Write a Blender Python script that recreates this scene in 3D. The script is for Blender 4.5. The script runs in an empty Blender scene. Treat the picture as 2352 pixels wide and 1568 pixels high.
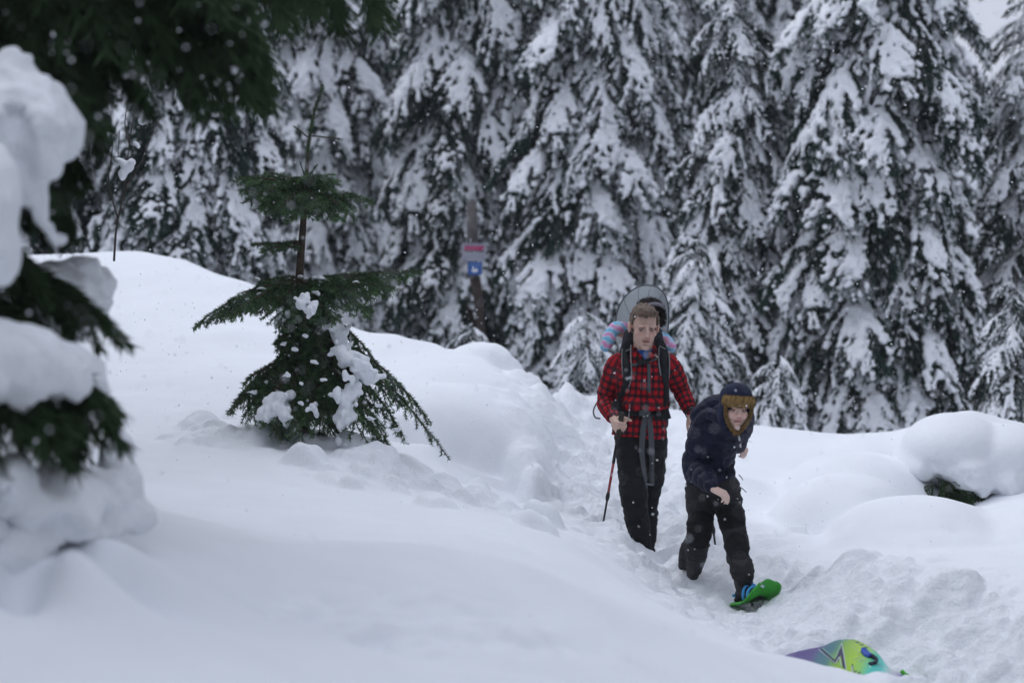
import bpy, math, random
import numpy as np
from mathutils import Vector, Matrix

PI = math.pi
sc = bpy.context.scene
COL = sc.collection

# ------------------------------------------------------------------ camera
FPX = 5553.0                       # 85 mm lens on a 36 mm sensor, counted in 2352 px wide units
PITCH = math.atan(217 / FPX)
CAMZ = 2.0
cd = bpy.data.cameras.new('camera')
cam = bpy.data.objects.new('camera', cd)
COL.objects.link(cam)
cam.location = (0, 0, CAMZ)
cam.rotation_euler = (PI / 2 - PITCH, 0, 0)
cd.lens = 85
cd.sensor_width = 36
cd.clip_start = 0.1
cd.clip_end = 600
cd.dof.use_dof = True
cd.dof.focus_distance = 13.8
cd.dof.aperture_fstop = 2.0
sc.camera = cam

# ------------------------------------------------------------------ overcast sky
W = bpy.data.worlds.new('World')
sc.world = W
W.use_nodes = True
nt = W.node_tree
nt.nodes.clear()
SUN_EL, SUN_ROT = math.radians(52), math.radians(302)
out = nt.nodes.new('ShaderNodeOutputWorld')
bg = nt.nodes.new('ShaderNodeBackground')
sky = nt.nodes.new('ShaderNodeTexSky')
sky.sky_type = 'NISHITA'
sky.sun_disc = False
sky.sun_elevation = SUN_EL
sky.sun_rotation = SUN_ROT
sky.dust_density = 4
geo = nt.nodes.new('ShaderNodeNewGeometry')
sep = nt.nodes.new('ShaderNodeSeparateXYZ')
ramp = nt.nodes.new('ShaderNodeValToRGB')
neg = nt.nodes.new('ShaderNodeMath'); neg.operation = 'MULTIPLY'; neg.inputs[1].default_value = -1
nt.links.new(geo.outputs['Incoming'], sep.inputs[0])
nt.links.new(sep.outputs['Z'], neg.inputs[0])
nt.links.new(neg.outputs[0], ramp.inputs[0])
ramp.color_ramp.elements[0].position = 0.0
ramp.color_ramp.elements[0].color = (0.475, 0.508, 0.605, 1)
ramp.color_ramp.elements[1].position = 0.9
ramp.color_ramp.elements[1].color = (0.80, 0.852, 1.0, 1)
cloud = nt.nodes.new('ShaderNodeVectorMath'); cloud.operation = 'SCALE'
cloud.inputs['Scale'].default_value = 13.2     # cloud deck brightness
nt.links.new(ramp.outputs[0], cloud.inputs[0])
mx = nt.nodes.new('ShaderNodeMix'); mx.data_type = 'RGBA'
mx.inputs['Factor'].default_value = 0.9
nt.links.new(sky.outputs[0], mx.inputs[6])
nt.links.new(cloud.outputs[0], mx.inputs[7])
nt.links.new(mx.outputs[2], bg.inputs['Color'])
bg.inputs['Strength'].default_value = 0.1
nt.links.new(bg.outputs[0], out.inputs['Surface'])

sd = bpy.data.lights.new('sun', 'SUN')
sd.energy = 0.8
sd.angle = math.radians(50)
sd.color = (0.93, 0.96, 1.0)
sun = bpy.data.objects.new('sun', sd)
COL.objects.link(sun)
# sky sun_rotation is clockwise from +Y seen from above
sdir = Vector((math.sin(SUN_ROT) * math.cos(SUN_EL), math.cos(SUN_ROT) * math.cos(SUN_EL), math.sin(SUN_EL)))
sun.rotation_euler = sdir.to_track_quat('Z', 'Y').to_euler()

sc.view_settings.view_transform = 'Standard'
sc.view_settings.look = 'None'
sc.view_settings.exposure = 0.0
sc.view_settings.gamma = 1.0
sc.view_settings.use_curve_mapping = False
sc.cycles.max_bounces = 6
sc.cycles.diffuse_bounces = 4
sc.cycles.use_denoising = True

# ------------------------------------------------------------------ helpers
_c, _s = math.cos(PITCH), math.sin(PITCH)
def P(u, v, y):
    """world point seen at photo position (u, v), y metres ahead of the camera"""
    a, b = u - 1176.0, -(v - 784.0)
    d = np.array([a, FPX * _c + b * _s, -FPX * _s + b * _c])
    d = d / d[1] * y
    return np.array([d[0], y, CAMZ + d[2]])
def PX(n, y):
    return n * y / FPX
def V3(a): return np.asarray(a, float)

def _hash(ix, iy, iz, seed):
    h = (ix.astype(np.uint32) * np.uint32(374761393) + iy.astype(np.uint32) * np.uint32(668265263)
         + iz.astype(np.uint32) * np.uint32(2246822519) + np.uint32((seed * 3266489917) & 0xffffffff))
    h = (h ^ (h >> np.uint32(13))) * np.uint32(1274126177)
    h = h ^ (h >> np.uint32(16))
    return (h & np.uint32(0xffffff)).astype(np.float64) / 8388607.5 - 1.0
def vnoise(p, seed=0):
    p = np.asarray(p, float)
    i = np.floor(p).astype(np.int64); f = p - i
    f = f * f * f * (f * (f * 6 - 15) + 10)
    r = 0
    for dx in (0, 1):
        for dy in (0, 1):
            for dz in (0, 1):
                w = (f[:, 0] if dx else 1 - f[:, 0]) * (f[:, 1] if dy else 1 - f[:, 1]) * (f[:, 2] if dz else 1 - f[:, 2])
                r = r + w * _hash(i[:, 0] + dx, i[:, 1] + dy, i[:, 2] + dz, seed)
    return r
def fbm(p, octv=4, seed=0, gain=0.5):
    p = np.asarray(p, float); r = 0; a = 1.0
    for k in range(octv):
        r = r + a * vnoise(p, seed + k * 17); p = p * 2.03 + 11.7; a *= gain
    return r
def sstep(a, b, x):
    t = np.clip((x - a) / (b - a), 0, 1)
    return t * t * (3 - 2 * t)

def raw_mesh(name, verts, faces, smooth=True):
    me = bpy.data.meshes.new(name)
    verts = np.asarray(verts, float)
    me.from_pydata(verts.tolist(), [], faces if isinstance(faces, list) else faces.tolist())
    me.validate()
    if smooth:
        me.polygons.foreach_set('use_smooth', np.ones(len(me.polygons), bool))
    me.update()
    return me
def root_offset(o):
    v = Vector((0, 0, 0))
    while o is not None:
        v += o.location; o = o.parent
    return v
def link(name, me, mats=None, parent=None, world=True):
    """one mesh object; mesh coordinates are world coordinates unless world=False"""
    o = bpy.data.objects.new(name, me)
    COL.objects.link(o)
    if mats is not None:
        for m in (mats if isinstance(mats, (list, tuple)) else [mats]):
            if len(me.materials) < (len(mats) if isinstance(mats, (list, tuple)) else 1):
                me.materials.append(m)
    if parent is not None:
        o.parent = parent
        if world: o.location = -root_offset(parent)
    return o
def tag(o, label=None, cat=None, group=None, kind=None):
    if label: o['label'] = label
    if cat: o['category'] = cat
    if group: o['group'] = group
    if kind: o['kind'] = kind
    return o
def thing(name, label, cat, loc=(0, 0, 0), group=None):
    o = bpy.data.objects.new(name, None)
    COL.objects.link(o)
    o.location = tuple(float(c) for c in loc)
    o.empty_display_size = 0.1
    return tag(o, label, cat, group)

class MB:
    """collects verts and faces"""
    def __init__(s): s.v = []; s.f = []; s.n = 0
    def add(s, v, f):
        v = np.asarray(v, float)
        s.v.append(v); s.f += [[i + s.n for i in q] for q in (f.tolist() if hasattr(f, 'tolist') else f)]; s.n += len(v)
    def arr(s): return np.concatenate(s.v) if s.v else np.zeros((0, 3))
    def mesh(s, name, smooth=True): return raw_mesh(name, s.arr(), s.f, smooth)
    def build(s, name, m, parent=None, smooth=True): return link(name, s.mesh(name, smooth), m, parent)

def frames(pts):
    pts = np.asarray(pts, float)
    t = np.gradient(pts, axis=0)
    t /= np.linalg.norm(t, axis=1)[:, None] + 1e-12
    return t
def spline(pts, n):
    """Catmull-Rom through rows of pts, resampled to n rows (any number of columns)"""
    p = np.asarray(pts, float)
    if len(p) == 2:
        return p[0] + (p[1] - p[0]) * np.linspace(0, 1, n)[:, None]
    q = np.vstack([2 * p[0] - p[1], p, 2 * p[-1] - p[-2]])
    k = len(p) - 1
    t = np.linspace(0, k, n); i = np.minimum(t.astype(int), k - 1); f = (t - i)[:, None]
    a, b, c, d = q[i], q[i + 1], q[i + 2], q[i + 3]
    return 0.5 * ((2 * b) + (c - a) * f + (2 * a - 5 * b + 4 * c - d) * f**2 + (3 * b - a - 3 * c + d) * f**3)
def tube(mb, pts, rad, sides=10, up=None, flat=1.0, cap=True):
    """lofted tube; rad per point; with up and flat the section is an ellipse (flat along 'up')"""
    pts = np.asarray(pts, float); n = len(pts)
    rad = np.broadcast_to(np.asarray(rad, float), (n,))
    flat = np.broadcast_to(np.asarray(flat, float), (n,))
    T = frames(pts)
    if up is None:
        dd = np.abs(pts[-1] - pts[0]); up = np.eye(3)[[1, 0, 2][int(np.argmin(dd[[1, 0, 2]]))]] + 0.01
    ref = np.array(up, float)
    vs = []
    a = np.linspace(0, 2 * PI, sides, endpoint=False)
    for i in range(n):
        t = T[i]
        u = ref - t * ref.dot(t)
        if np.linalg.norm(u) < 1e-3: u = np.cross(t, (1, 0, 0))
        u /= np.linalg.norm(u); w = np.cross(t, u)
        vs.append(pts[i] + rad[i] * (np.cos(a)[:, None] * w + np.sin(a)[:, None] * u * flat[i]))
    v = np.concatenate(vs); f = []
    for i in range(n - 1):
        for j in range(sides):
            k = (j + 1) % sides
            f.append([i * sides + j, i * sides + k, (i + 1) * sides + k, (i + 1) * sides + j])
    if cap:
        f.append(list(range(sides - 1, -1, -1)))
        f.append([(n - 1) * sides + j for j in range(sides)])
    mb.add(v, f)
def _ico(sub):
    import bmesh
    bm = bmesh.new(); bmesh.ops.create_icosphere(bm, subdivisions=sub, radius=1)
    v = np.array([x.co[:] for x in bm.verts]); f = [[q.index for q in p.verts] for p in bm.faces]
    bm.free(); return v, f
ICO1, ICO2, ICO3 = _ico(1), _ico(2), _ico(3)
def ball(mb, c, r, ico=ICO2, R=None):
    v = ico[0] * np.asarray(r, float)
    if R is not None: v = v @ np.asarray(R).T
    mb.add(v + np.asarray(c, float), ico[1])
def capsule(mb, a, b, ra, rb, sides=12):
    a, b = V3(a), V3(b)
    tube(mb, [a, b], [ra, rb], sides)
    ball(mb, a, ra); ball(mb, b, rb)
def limb(mb, pts, rad, n=14, sides=14, up=None, flat=1.0):
    pr = spline(np.hstack([np.asarray(pts, float), np.asarray(rad, float)[:, None]]), n)
    tube(mb, pr[:, :3], pr[:, 3], sides, up, flat)
    ball(mb, pr[0, :3], pr[0, 3] * 0.98); ball(mb, pr[-1, :3], pr[-1, 3] * 0.98)
def box(mb, c, h, R=None):
    c = V3(c); h = V3(h)
    s = np.array([[x, y, z] for x in (-1, 1) for y in (-1, 1) for z in (-1, 1)], float) * h
    if R is not None: s = s @ np.asarray(R).T
    mb.add(s + c, [[0, 1, 3, 2], [4, 6, 7, 5], [0, 4, 5, 1], [2, 3, 7, 6], [0, 2, 6, 4], [1, 5, 7, 3]])
def ribbon(mb, pts, width, normal, thick=0.004, n=None):
    """flat strap following pts; normal per point or one vector"""
    pts = np.asarray(pts, float)
    if n: pts = spline(pts, n)
    N = np.broadcast_to(np.asarray(normal, float), pts.shape).copy()
    if np.ndim(width): width = np.interp(np.linspace(0, 1, len(pts)), np.linspace(0, 1, len(width)), width)
    width = np.broadcast_to(width, (len(pts),))
    T = frames(pts)
    S = np.cross(T, N); S /= np.linalg.norm(S, axis=1)[:, None] + 1e-9
    N = np.cross(S, T)
    k = len(pts); v = []
    for i in range(k):
        s = S[i] * width[i] / 2; q = N[i] * thick / 2
        v += [pts[i] - s - q, pts[i] + s - q, pts[i] + s + q, pts[i] - s + q]
    f = []
    for i in range(k - 1):
        for j in range(4):
            l = (j + 1) % 4
            f.append([i * 4 + j, i * 4 + l, (i + 1) * 4 + l, (i + 1) * 4 + j])
    f.append([3, 2, 1, 0]); f.append([(k - 1) * 4 + j for j in range(4)])
    mb.add(v, f)

def remesh(mb, voxel, smooth=3, ratio=None):
    """voxel union of everything in mb -> (verts, faces) as one continuous skin"""
    me = mb.mesh('tmp')
    o = bpy.data.objects.new('tmp', me); COL.objects.link(o)
    m = o.modifiers.new('r', 'REMESH'); m.mode = 'VOXEL'; m.voxel_size = voxel; m.adaptivity = 0
    if smooth:
        s = o.modifiers.new('s', 'SMOOTH'); s.factor = 0.5; s.iterations = smooth
    if ratio:
        d = o.modifiers.new('d', 'DECIMATE'); d.ratio = ratio
    dg = bpy.context.evaluated_depsgraph_get()
    ev = o.evaluated_get(dg)
    r = bpy.data.meshes.new_from_object(ev)
    bpy.data.objects.remove(o); bpy.data.meshes.remove(me)
    r.polygons.foreach_set('use_smooth', np.ones(len(r.polygons), bool))
    return r
def get_v(me):
    a = np.empty(len(me.vertices) * 3); me.vertices.foreach_get('co', a); return a.reshape(-1, 3)
def get_n(me):
    a = np.empty(len(me.vertices) * 3, np.float32); me.vertices.foreach_get('normal', a); return a.reshape(-1, 3).astype(float)
def set_v(me, v):
    me.vertices.foreach_set('co', np.asarray(v, float).ravel()); me.update()
def set_col(me, name, rgb):
    a = me.color_attributes.new(name, 'FLOAT_COLOR', 'POINT')
    c = np.ones((len(me.vertices), 4)); c[:, :3] = rgb
    a.data.foreach_set('color', c.ravel())
def set_vec(me, name, vec):
    a = me.attributes.new(name, 'FLOAT_VECTOR', 'POINT')
    a.data.foreach_set('vector', np.asarray(vec, float).ravel())
def dedupe_name(o, n):
    o.name = n

# ------------------------------------------------------------------ materials
MATS = {}
def mat(name, col=(0.5, 0.5, 0.5), rough=0.7, var=0.0, vscale=8.0, bump=0.0, bscale=40.0, spec=0.3, metal=0.0,
        attr=None, sub=0.0, alpha=1.0, trans=0.0, coat=0.0, bdist=0.01):
    if name in MATS: return MATS[name]
    m = bpy.data.materials.new(name); m.use_nodes = True
    t = m.node_tree; b = t.nodes['Principled BSDF']
    b.inputs['Base Color'].default_value = (*col, 1)
    b.inputs['Roughness'].default_value = rough
    b.inputs['Specular IOR Level'].default_value = spec
    b.inputs['Metallic'].default_value = metal
    if sub:
        b.inputs['Subsurface Weight'].default_value = sub
        b.inputs['Subsurface Radius'].default_value = (0.02, 0.03, 0.045)
        b.inputs['Subsurface Scale'].default_value = 1.0
    if coat: b.inputs['Coat Weight'].default_value = coat
    b.inputs['Alpha'].default_value = alpha
    if trans: b.inputs['Transmission Weight'].default_value = trans
    tc = t.nodes.new('ShaderNodeTexCoord')
    src = None
    if attr:
        a = t.nodes.new('ShaderNodeAttribute'); a.attribute_name = attr; src = a.outputs['Color']
    if var:
        n = t.nodes.new('ShaderNodeTexNoise'); n.inputs['Scale'].default_value = vscale; n.inputs['Detail'].default_value = 5
        t.links.new(tc.outputs['Object'], n.inputs['Vector'])
        mr = t.nodes.new('ShaderNodeMapRange')
        mr.inputs[1].default_value = 0.3; mr.inputs[2].default_value = 0.7
        mr.inputs[3].default_value = 1 - var; mr.inputs[4].default_value = 1 + var
        t.links.new(n.outputs[0], mr.inputs[0])
        vm = t.nodes.new('ShaderNodeVectorMath'); vm.operation = 'SCALE'
        if src is not None: t.links.new(src, vm.inputs[0])
        else: vm.inputs[0].default_value = col
        t.links.new(mr.outputs[0], vm.inputs['Scale'])
        src = vm.outputs[0]
    if src is not None: t.links.new(src, b.inputs['Base Color'])
    if bump:
        n2 = t.nodes.new('ShaderNodeTexNoise'); n2.inputs['Scale'].default_value = bscale; n2.inputs['Detail'].default_value = 6
        t.links.new(tc.outputs['Object'], n2.inputs['Vector'])
        bp = t.nodes.new('ShaderNodeBump'); bp.inputs['Strength'].default_value = bump; bp.inputs['Distance'].default_value = bdist
        t.links.new(n2.outputs[0], bp.inputs['Height']); t.links.new(bp.outputs[0], b.inputs['Normal'])
    MATS[name] = m
    return m
SNOW = mat('snow', (0.87, 0.895, 0.93), 0.75, var=0.02, vscale=3, bump=0.35, bscale=55, spec=0.12, bdist=0.012)
SNOWG = mat('ground_snow', (0.87, 0.895, 0.93), 0.75, var=0.02, vscale=3, spec=0.12)
_t = SNOWG.node_tree; _b = _t.nodes['Principled BSDF']; _tc = _t.nodes.new('ShaderNodeTexCoord')
_n1 = _t.nodes.new('ShaderNodeTexNoise'); _n1.inputs['Scale'].default_value = 16; _n1.inputs['Detail'].default_value = 8; _n1.inputs['Roughness'].default_value = .62
_n2 = _t.nodes.new('ShaderNodeTexNoise'); _n2.inputs['Scale'].default_value = 60; _n2.inputs['Detail'].default_value = 5
_at = _t.nodes.new('ShaderNodeAttribute'); _at.attribute_name = 'trodden'
for _n in (_n1, _n2): _t.links.new(_tc.outputs['Object'], _n.inputs['Vector'])
_m = _t.nodes.new('ShaderNodeMath'); _m.operation = 'MULTIPLY'; _t.links.new(_n1.outputs[0], _m.inputs[0]); _t.links.new(_at.outputs['Fac'], _m.inputs[1])
_b1 = _t.nodes.new('ShaderNodeBump'); _b1.inputs['Strength'].default_value = 1; _b1.inputs['Distance'].default_value = .030; _t.links.new(_m.outputs[0], _b1.inputs['Height'])
_b2 = _t.nodes.new('ShaderNodeBump'); _b2.inputs['Strength'].default_value = .35; _b2.inputs['Distance'].default_value = .010; _t.links.new(_n2.outputs[0], _b2.inputs['Height']); _t.links.new(_b1.outputs[0], _b2.inputs['Normal'])
_t.links.new(_b2.outputs[0], _b.inputs['Normal'])
SNOWT = mat('tree_snow', (0.89, 0.91, 0.94), 0.8, var=0.03, vscale=6, bump=0.5, bscale=30, spec=0.1, bdist=0.03)
BARK = mat('bark', (0.075, 0.055, 0.045), 0.9, var=0.35, vscale=12, bump=0.8, bscale=30, spec=0.1, bdist=0.01)
FOL = mat('dark_conifer', (0.016, 0.036, 0.027), 0.75, var=0.5, vscale=3.5, spec=0.15)
FOLN = mat('near_conifer', (0.032, 0.058, 0.024), 0.75, var=0.5, vscale=3.5, spec=0.15)
SPR = mat('young_spruce_needles', (0.060, 0.118, 0.056), 0.6, var=0.5, vscale=9, spec=0.25)

# ================================================================== the snow cover
GP = []      # control points: (x, y, z)
def g(u, v, y): GP.append(tuple(P(u, v, y)))
def gw(x, y, z): GP.append((x, y, z))
def crest(pts, back=None, drop=None):
    for u, v, y in pts:
        g(u, v, y)
        if back:
            p = P(u, v, y); GP.append((p[0], p[1] + back, p[2] - drop))
# big mound behind the young spruce
crest([(-300, 590, 21.5), (0, 588, 21.5), (200, 582, 21), (330, 584, 21), (430, 600, 20.7), (560, 642, 20), (700, 705, 19.5), (810, 750, 19),
       (920, 771, 18.6), (1010, 792, 18.3)], 2.4, 0.55)
crest([(1060, 815, 18), (1110, 825, 17.9), (1195, 880, 17.6), (1262, 915, 17.2)], 1.5, 0.75)
for q in [(1290, 900, 18.6), (1285, 930, 17.6)]: g(*q)
for q in [(200, 680, 19.5), (450, 700, 19), (300, 800, 17.6), (560, 760, 17.8), (300, 900, 16), (560, 860, 16), (780, 800, 18.2), (950, 812, 17.8), (1090, 840, 17.2),
          (1230, 930, 16.8), (0, 800, 18), (-400, 800, 18), (0, 1000, 14.5), (1278, 960, 16.8)]: g(*q)
# cut bank beside the trail
crest([(800, 846, 16.9), (900, 866, 16.5)], 0.35, 0.06)
for q in [(1050, 960, 16.4), (1150, 1000, 16.2), (1200, 1060, 15.9)]: g(*q)
for q in [(1272, 1090, 15.6), (1150, 1158, 15.0), (1050, 1105, 15.05), (1220, 1165, 14.95), (980, 1060, 15.1),
          (1275, 1165, 15.0), (1000, 1040, 14.7), (930, 960, 15.3)]: g(*q)
crest([(940, 1025, 14.7), (1010, 1072, 14.4), (1080, 1118, 14.3), (1150, 1150, 14.25), (1240, 1162, 14.25), (1292, 1176, 14.1)], 0.35, 0.13)
for q in [(1292, 1040, 16.6), (1290, 1100, 15.9), (1300, 1150, 15.4), (1262, 1000, 16.4), (1300, 985, 17.4)]: g(*q)
# bench round the spruce
for q in [(300, 1000, 14.2), (300, 1100, 12.4), (500, 950, 14.8), (560, 985, 14.2), (700, 1015, 13.8), (840, 1045, 13.5), (950, 1090, 13.6), (500, 1100, 12.6),
          (700, 1100, 12.7), (700, 1190, 11.2), (900, 1150, 12.3), (900, 1225, 10.9), (1050, 1170, 12.3), (1200, 1180, 13.2), (1290, 1180, 13.9),
          (1150, 1240, 11.2), (1300, 1240, 12.4), (1300, 1300, 11.2), (1395, 1188, 14.1), (1432, 1210, 14.05), (1474, 1266, 14.0), (1490, 1285, 13.95),
          (1420, 1260, 13.2), (1440, 1340, 11.9), (500, 1170, 11.2), (0, 1100, 12), (-400, 1050, 12.5)]: g(*q)
# trail
for q in [(1320, 1165, 15.2), (1330, 1080, 16.2), (1340, 1000, 18), (1345, 925, 20.4), (1390, 920, 20.6), (1300, 905, 20.0), (1450, 1240, 14.75), (1500, 1262, 14.7), (1530, 1180, 15.5),
          (1560, 1080, 16.8), (1560, 1000, 18.4), (1570, 945, 20.0), (1640, 960, 19.6), (1740, 979, 18.8), (1800, 990, 18.4), (1840, 1010, 18.1), (1882, 1030, 17.8),
          (1545, 1300, 13.95), (1580, 1338, 13.55), (1620, 1330, 13.6), (1660, 1290, 14.1), (1700, 1200, 15.0), (1720, 1100, 16.4), (1690, 1393, 13.15), (1760, 1385, 13.2), (1600, 1400, 12.7),
          (1800, 1320, 13.5), (1790, 1400, 12.75), (1740, 1425, 12.6), (1800, 1450, 12.2), (1880, 1500, 11.6), (1960, 1512, 11.4), (2060, 1560, 10.9), (2140, 1590, 10.6), (1500, 1390, 12.0), (1640, 1440, 11.8)]: g(*q)
for u, v, y in [(1345, 917, 20.9), (1570, 940, 20.5), (1740, 976, 19.3), (1882, 1030, 18.3)]:
    p = P(u, v, y); gw(p[0], p[1] + 2.5, p[2] - 0.45)
# right hand mounds
for q in [(1890, 1050, 17.6), (1990, 1062, 17.5), (2066, 1070, 17.3)]: g(*q)
crest([(2160, 960, 17.6), (2230, 945, 17.6), (2352, 975, 17.6), (2500, 1000, 17.6)], 1.5, 0.4)
for q in [(1830, 1165, 16.2), (1930, 1175, 16.4), (2060, 1185, 16.4), (2168, 1200, 15.8)]: g(*q)
for q in [(1800, 1215, 15.2), (1900, 1250, 15.0), (2000, 1255, 15.0), (2120, 1260, 15.0)]: g(*q)
for q in [(1900, 1280, 13.8), (2000, 1260, 13.8), (2100, 1250, 13.9), (2250, 1250, 13.8), (2352, 1250, 13.7), (2500, 1200, 13.6), (2100, 1195, 14.9), (2300, 1200, 14.9)]: g(*q)
for q in [(1790, 1215, 14.6), (1840, 1235, 14.4), (1880, 1240, 14.4), (2000, 1280, 13.0), (2200, 1270, 12.9), (2352, 1290, 12.6), (2000, 1320, 12.4), (2200, 1330, 11.9), (2352, 1380, 11.5), (1880, 1330, 12.9),
          (1930, 1410, 12.2), (2100, 1440, 11.6), (2250, 1480, 11.2), (2352, 1520, 10.8), (2600, 1400, 11.3), (2220, 1560, 10.7), (2250, 1170, 15.6), (2352, 1180, 15.4)]: g(*q)
# foreground drift
crest([(-300, 1150, 9.3), (0, 1150, 9.3), (330, 1161, 9.4), (450, 1190, 9.3), (620, 1240, 9.1), (720, 1243, 9.1), (800, 1240, 9.1), (1000, 1250, 9.2), (1200, 1290, 9.3), (1400, 1370, 9.5),
       (1600, 1448, 9.8), (1850, 1508, 10.2), (2050, 1560, 10.4)], 0.7, 0.13)
for q in [(0, 1255, 7.6), (120, 1245, 7.7), (-150, 1240, 7.5), (250, 1245, 7.9), (-20, 1262, 7.0), (150, 1264, 7.05), (290, 1262, 7.4), (-150, 1262, 6.9), (340, 1205, 8.6), (440, 1260, 8.4), (0, 1420, 7.0), (300, 1400, 7.3), (600, 1400, 7.9), (0, 1568, 6.2), (400, 1568, 6.5), (800, 1568, 7.0), (1200, 1568, 7.5), (700, 1330, 8.4),
          (960, 1465, 7.7), (1000, 1350, 8.4), (1200, 1420, 8.4), (1500, 1480, 9.0), (1600, 1568, 8.6), (1850, 1590, 9.3), (2100, 1640, 9.6), (2352, 1640, 9.8), (2600, 1640, 9.9), (850, 1500, 7.4), (-300, 1400, 7.0)]: g(*q)
for x in (-3, -1.5, 0, 1.5, 3): gw(x, 3.0, 0.42 - 0.03 * x); gw(x, -4.0, 0.4)
for x in (-9, -6, 6, 9): gw(x, 2, 0.5); gw(x, 9, 0.85 if x < 0 else 0.5); gw(x, 16, 1.1 if x < 0 else 0.6)
for x, z in ((-9, 1.2), (-6, 1.1), (-3.5, 1.0), (-1, 0.55), (0.8, 0.15), (3, 0.0), (5, 0.05), (9, 0.2)): gw(x, 26, z); gw(x, 32, z)
for x in (-40, -22, -12, -4, 0, 4, 12, 22, 40):
    gw(x, 45, 0.6); gw(x, 75, 0.8)
for x in (-40, -22, 22, 40): gw(x, 20, 0.8); gw(x, 2, 0.8)
GPa = np.array(GP)
def _warp(a):
    b = a.copy().astype(float)
    return b
_X = GPa[:, :2]
_cc = 0.05
def _K(a, b):
    d2 = ((a[:, None, :] - b[None, :, :]) ** 2).sum(-1)
    return np.sqrt(d2 + _cc * _cc)
_A = _K(_X, _X) - 0.002 * np.eye(len(_X))
_n = len(_X)
_M = np.zeros((_n + 3, _n + 3)); _M[:_n, :_n] = _A
_M[:_n, _n] = 1; _M[:_n, _n + 1:] = _X; _M[_n, :_n] = 1; _M[_n + 1:, :_n] = _X.T
_w = np.linalg.solve(_M, np.concatenate([GPa[:, 2], np.zeros(3)]))
def base_h(x, y):
    q = np.stack([x, y], 1); r = np.empty(len(q))
    for i in range(0, len(q), 20000):
        s = q[i:i + 20000]
        r[i:i + 20000] = _K(s, _X) @ _w[:_n] + _w[_n] + s @ _w[_n + 1:]
    return r
# rounded snow humps over stumps and buried bushes: (u, v of the top, y, half width px, half depth m, height m, steepness, turn)
DOME = []
def dome(u, v, y, hw, ry, h, e=2.4, sk=0.0):
    p = P(u, v, y); DOME.append((p[0], y, PX(hw, y), ry, p[2], h, e, sk))
dome(1112, 783, 18.3, 105, .42, .32); dome(1200, 845, 17.9, 78, .45, .42); dome(1010, 800, 18.6, 150, .5, .25); dome(1235, 885, 17.5, 50, .35, .38, 3)
dome(1010, 880, 16.2, 262, .95, .50, 3.0); dome(1120, 925, 15.95, 150, .72, .50, 3.4); dome(1195, 995, 15.65, 76, .50, .42, 3.6); dome(1225, 1065, 15.25, 46, .26, .30, 3)
dome(1985, 1003, 17.9, 125, .6, .36, 2.2); dome(1965, 1040, 16.6, 215, .85, .50, 2.3)
dome(1945, 1090, 15.6, 185, .75, .42, 2.3)
dome(2110, 1142, 14.5, 265, .95, .50, 2.3); dome(2400, 1160, 14.4, 250, .95, .4, 2.3)
dome(1180, 1160, 14.55, 60, .16, .10, 2); dome(1402, 1190, 13.95, 66, .24, .26, 2.2)
def domes(x, y, z):
    for (cx, cy, rx, ry, zt, h, e, sk) in DOME:
        k = np.where((np.abs(x - cx) < rx * 1.05) & (np.abs(y - cy) < ry * 1.05))[0]
        if not len(k): continue
        nz = .09 * fbm(np.stack([x[k] * 2.2, y[k] * 2.2, np.full(len(k), cx)], 1), 2, 66)
        r = nz + (np.abs((x[k] - cx) / rx) ** 2 + np.abs((y[k] - cy) / ry) ** 2) ** .5
        d = zt - h + h * np.clip(1 - np.clip(r, 0, 9) ** e, 0, 1) ** (.62) - .25 * np.clip(r - .93, 0, 1)
        a, b = z[k], d; s_ = .035
        mx_ = np.maximum(a, b); z[k] = mx_ + s_ * np.log(np.exp((a - mx_) / s_) + np.exp((b - mx_) / s_)) * sstep(-.30, -.10, b - a)
    return z
# trodden trail centre line
TRAIL = spline([(P(1345, 925, 20.4)[0], 20.4), (P(1360, 1000, 18)[0], 18), (P(1400, 1080, 16.4)[0], 16.4), (P(1490, 1250, 14.7)[0], 14.7),
                (P(1620, 1350, 13.6)[0], 13.6), (P(1760, 1420, 12.6)[0], 12.6), (P(2000, 1440, 11.7)[0], 11.7), (P(2300, 1560, 10.6)[0], 10.6)], 60)
def trail_d(x, y):
    d = np.full(len(x), 99.0)
    for a, b in TRAIL: d = np.minimum(d, np.hypot(x - a, y - b))
    return d
def patch(x, y, u, v, yy, r):
    p = P(u, v, yy); return np.exp(-((x - p[0]) ** 2 + (y - p[1]) ** 2) / (r * r))
LR = np.random.RandomState(5)
_lump = []
def lumps(x, y, z, cx, cy, n, spread, r0, r1, hk=0.55):
    """loose chunks of snow, half sunk"""
    for _ in range(max(2, int(n * .42))):
        a = cx + LR.normal() * spread; b = cy + LR.normal() * spread * 1.2
        r = r0 + (r1 - r0) * LR.rand() ** 2
        _lump.append((a, b, r, r * hk * (0.5 + LR.rand())))
lumps(0, 0, 0, *P(640, 1000, 13.9)[:2], 70, 0.28, 0.03, 0.13)
lumps(0, 0, 0, *P(560, 965, 14.2)[:2], 50, 0.18, 0.03, 0.10)
lumps(0, 0, 0, *P(760, 1010, 13.75)[:2], 8, 0.1, 0.12, 0.22, 0.7)
lumps(0, 0, 0, *P(890, 1090, 13.2)[:2], 60, 0.25, 0.04, 0.16)
lumps(0, 0, 0, *P(1010, 1110, 13.2)[:2], 90, 0.32, 0.04, 0.14)
lumps(0, 0, 0, *P(1110, 1140, 13.6)[:2], 50, 0.2, 0.03, 0.12)
for i in range(0, 60, 1):
    a, b = TRAIL[i]
    lumps(0, 0, 0, a, b, 14, 0.26, 0.03, 0.13, 0.5)
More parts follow.
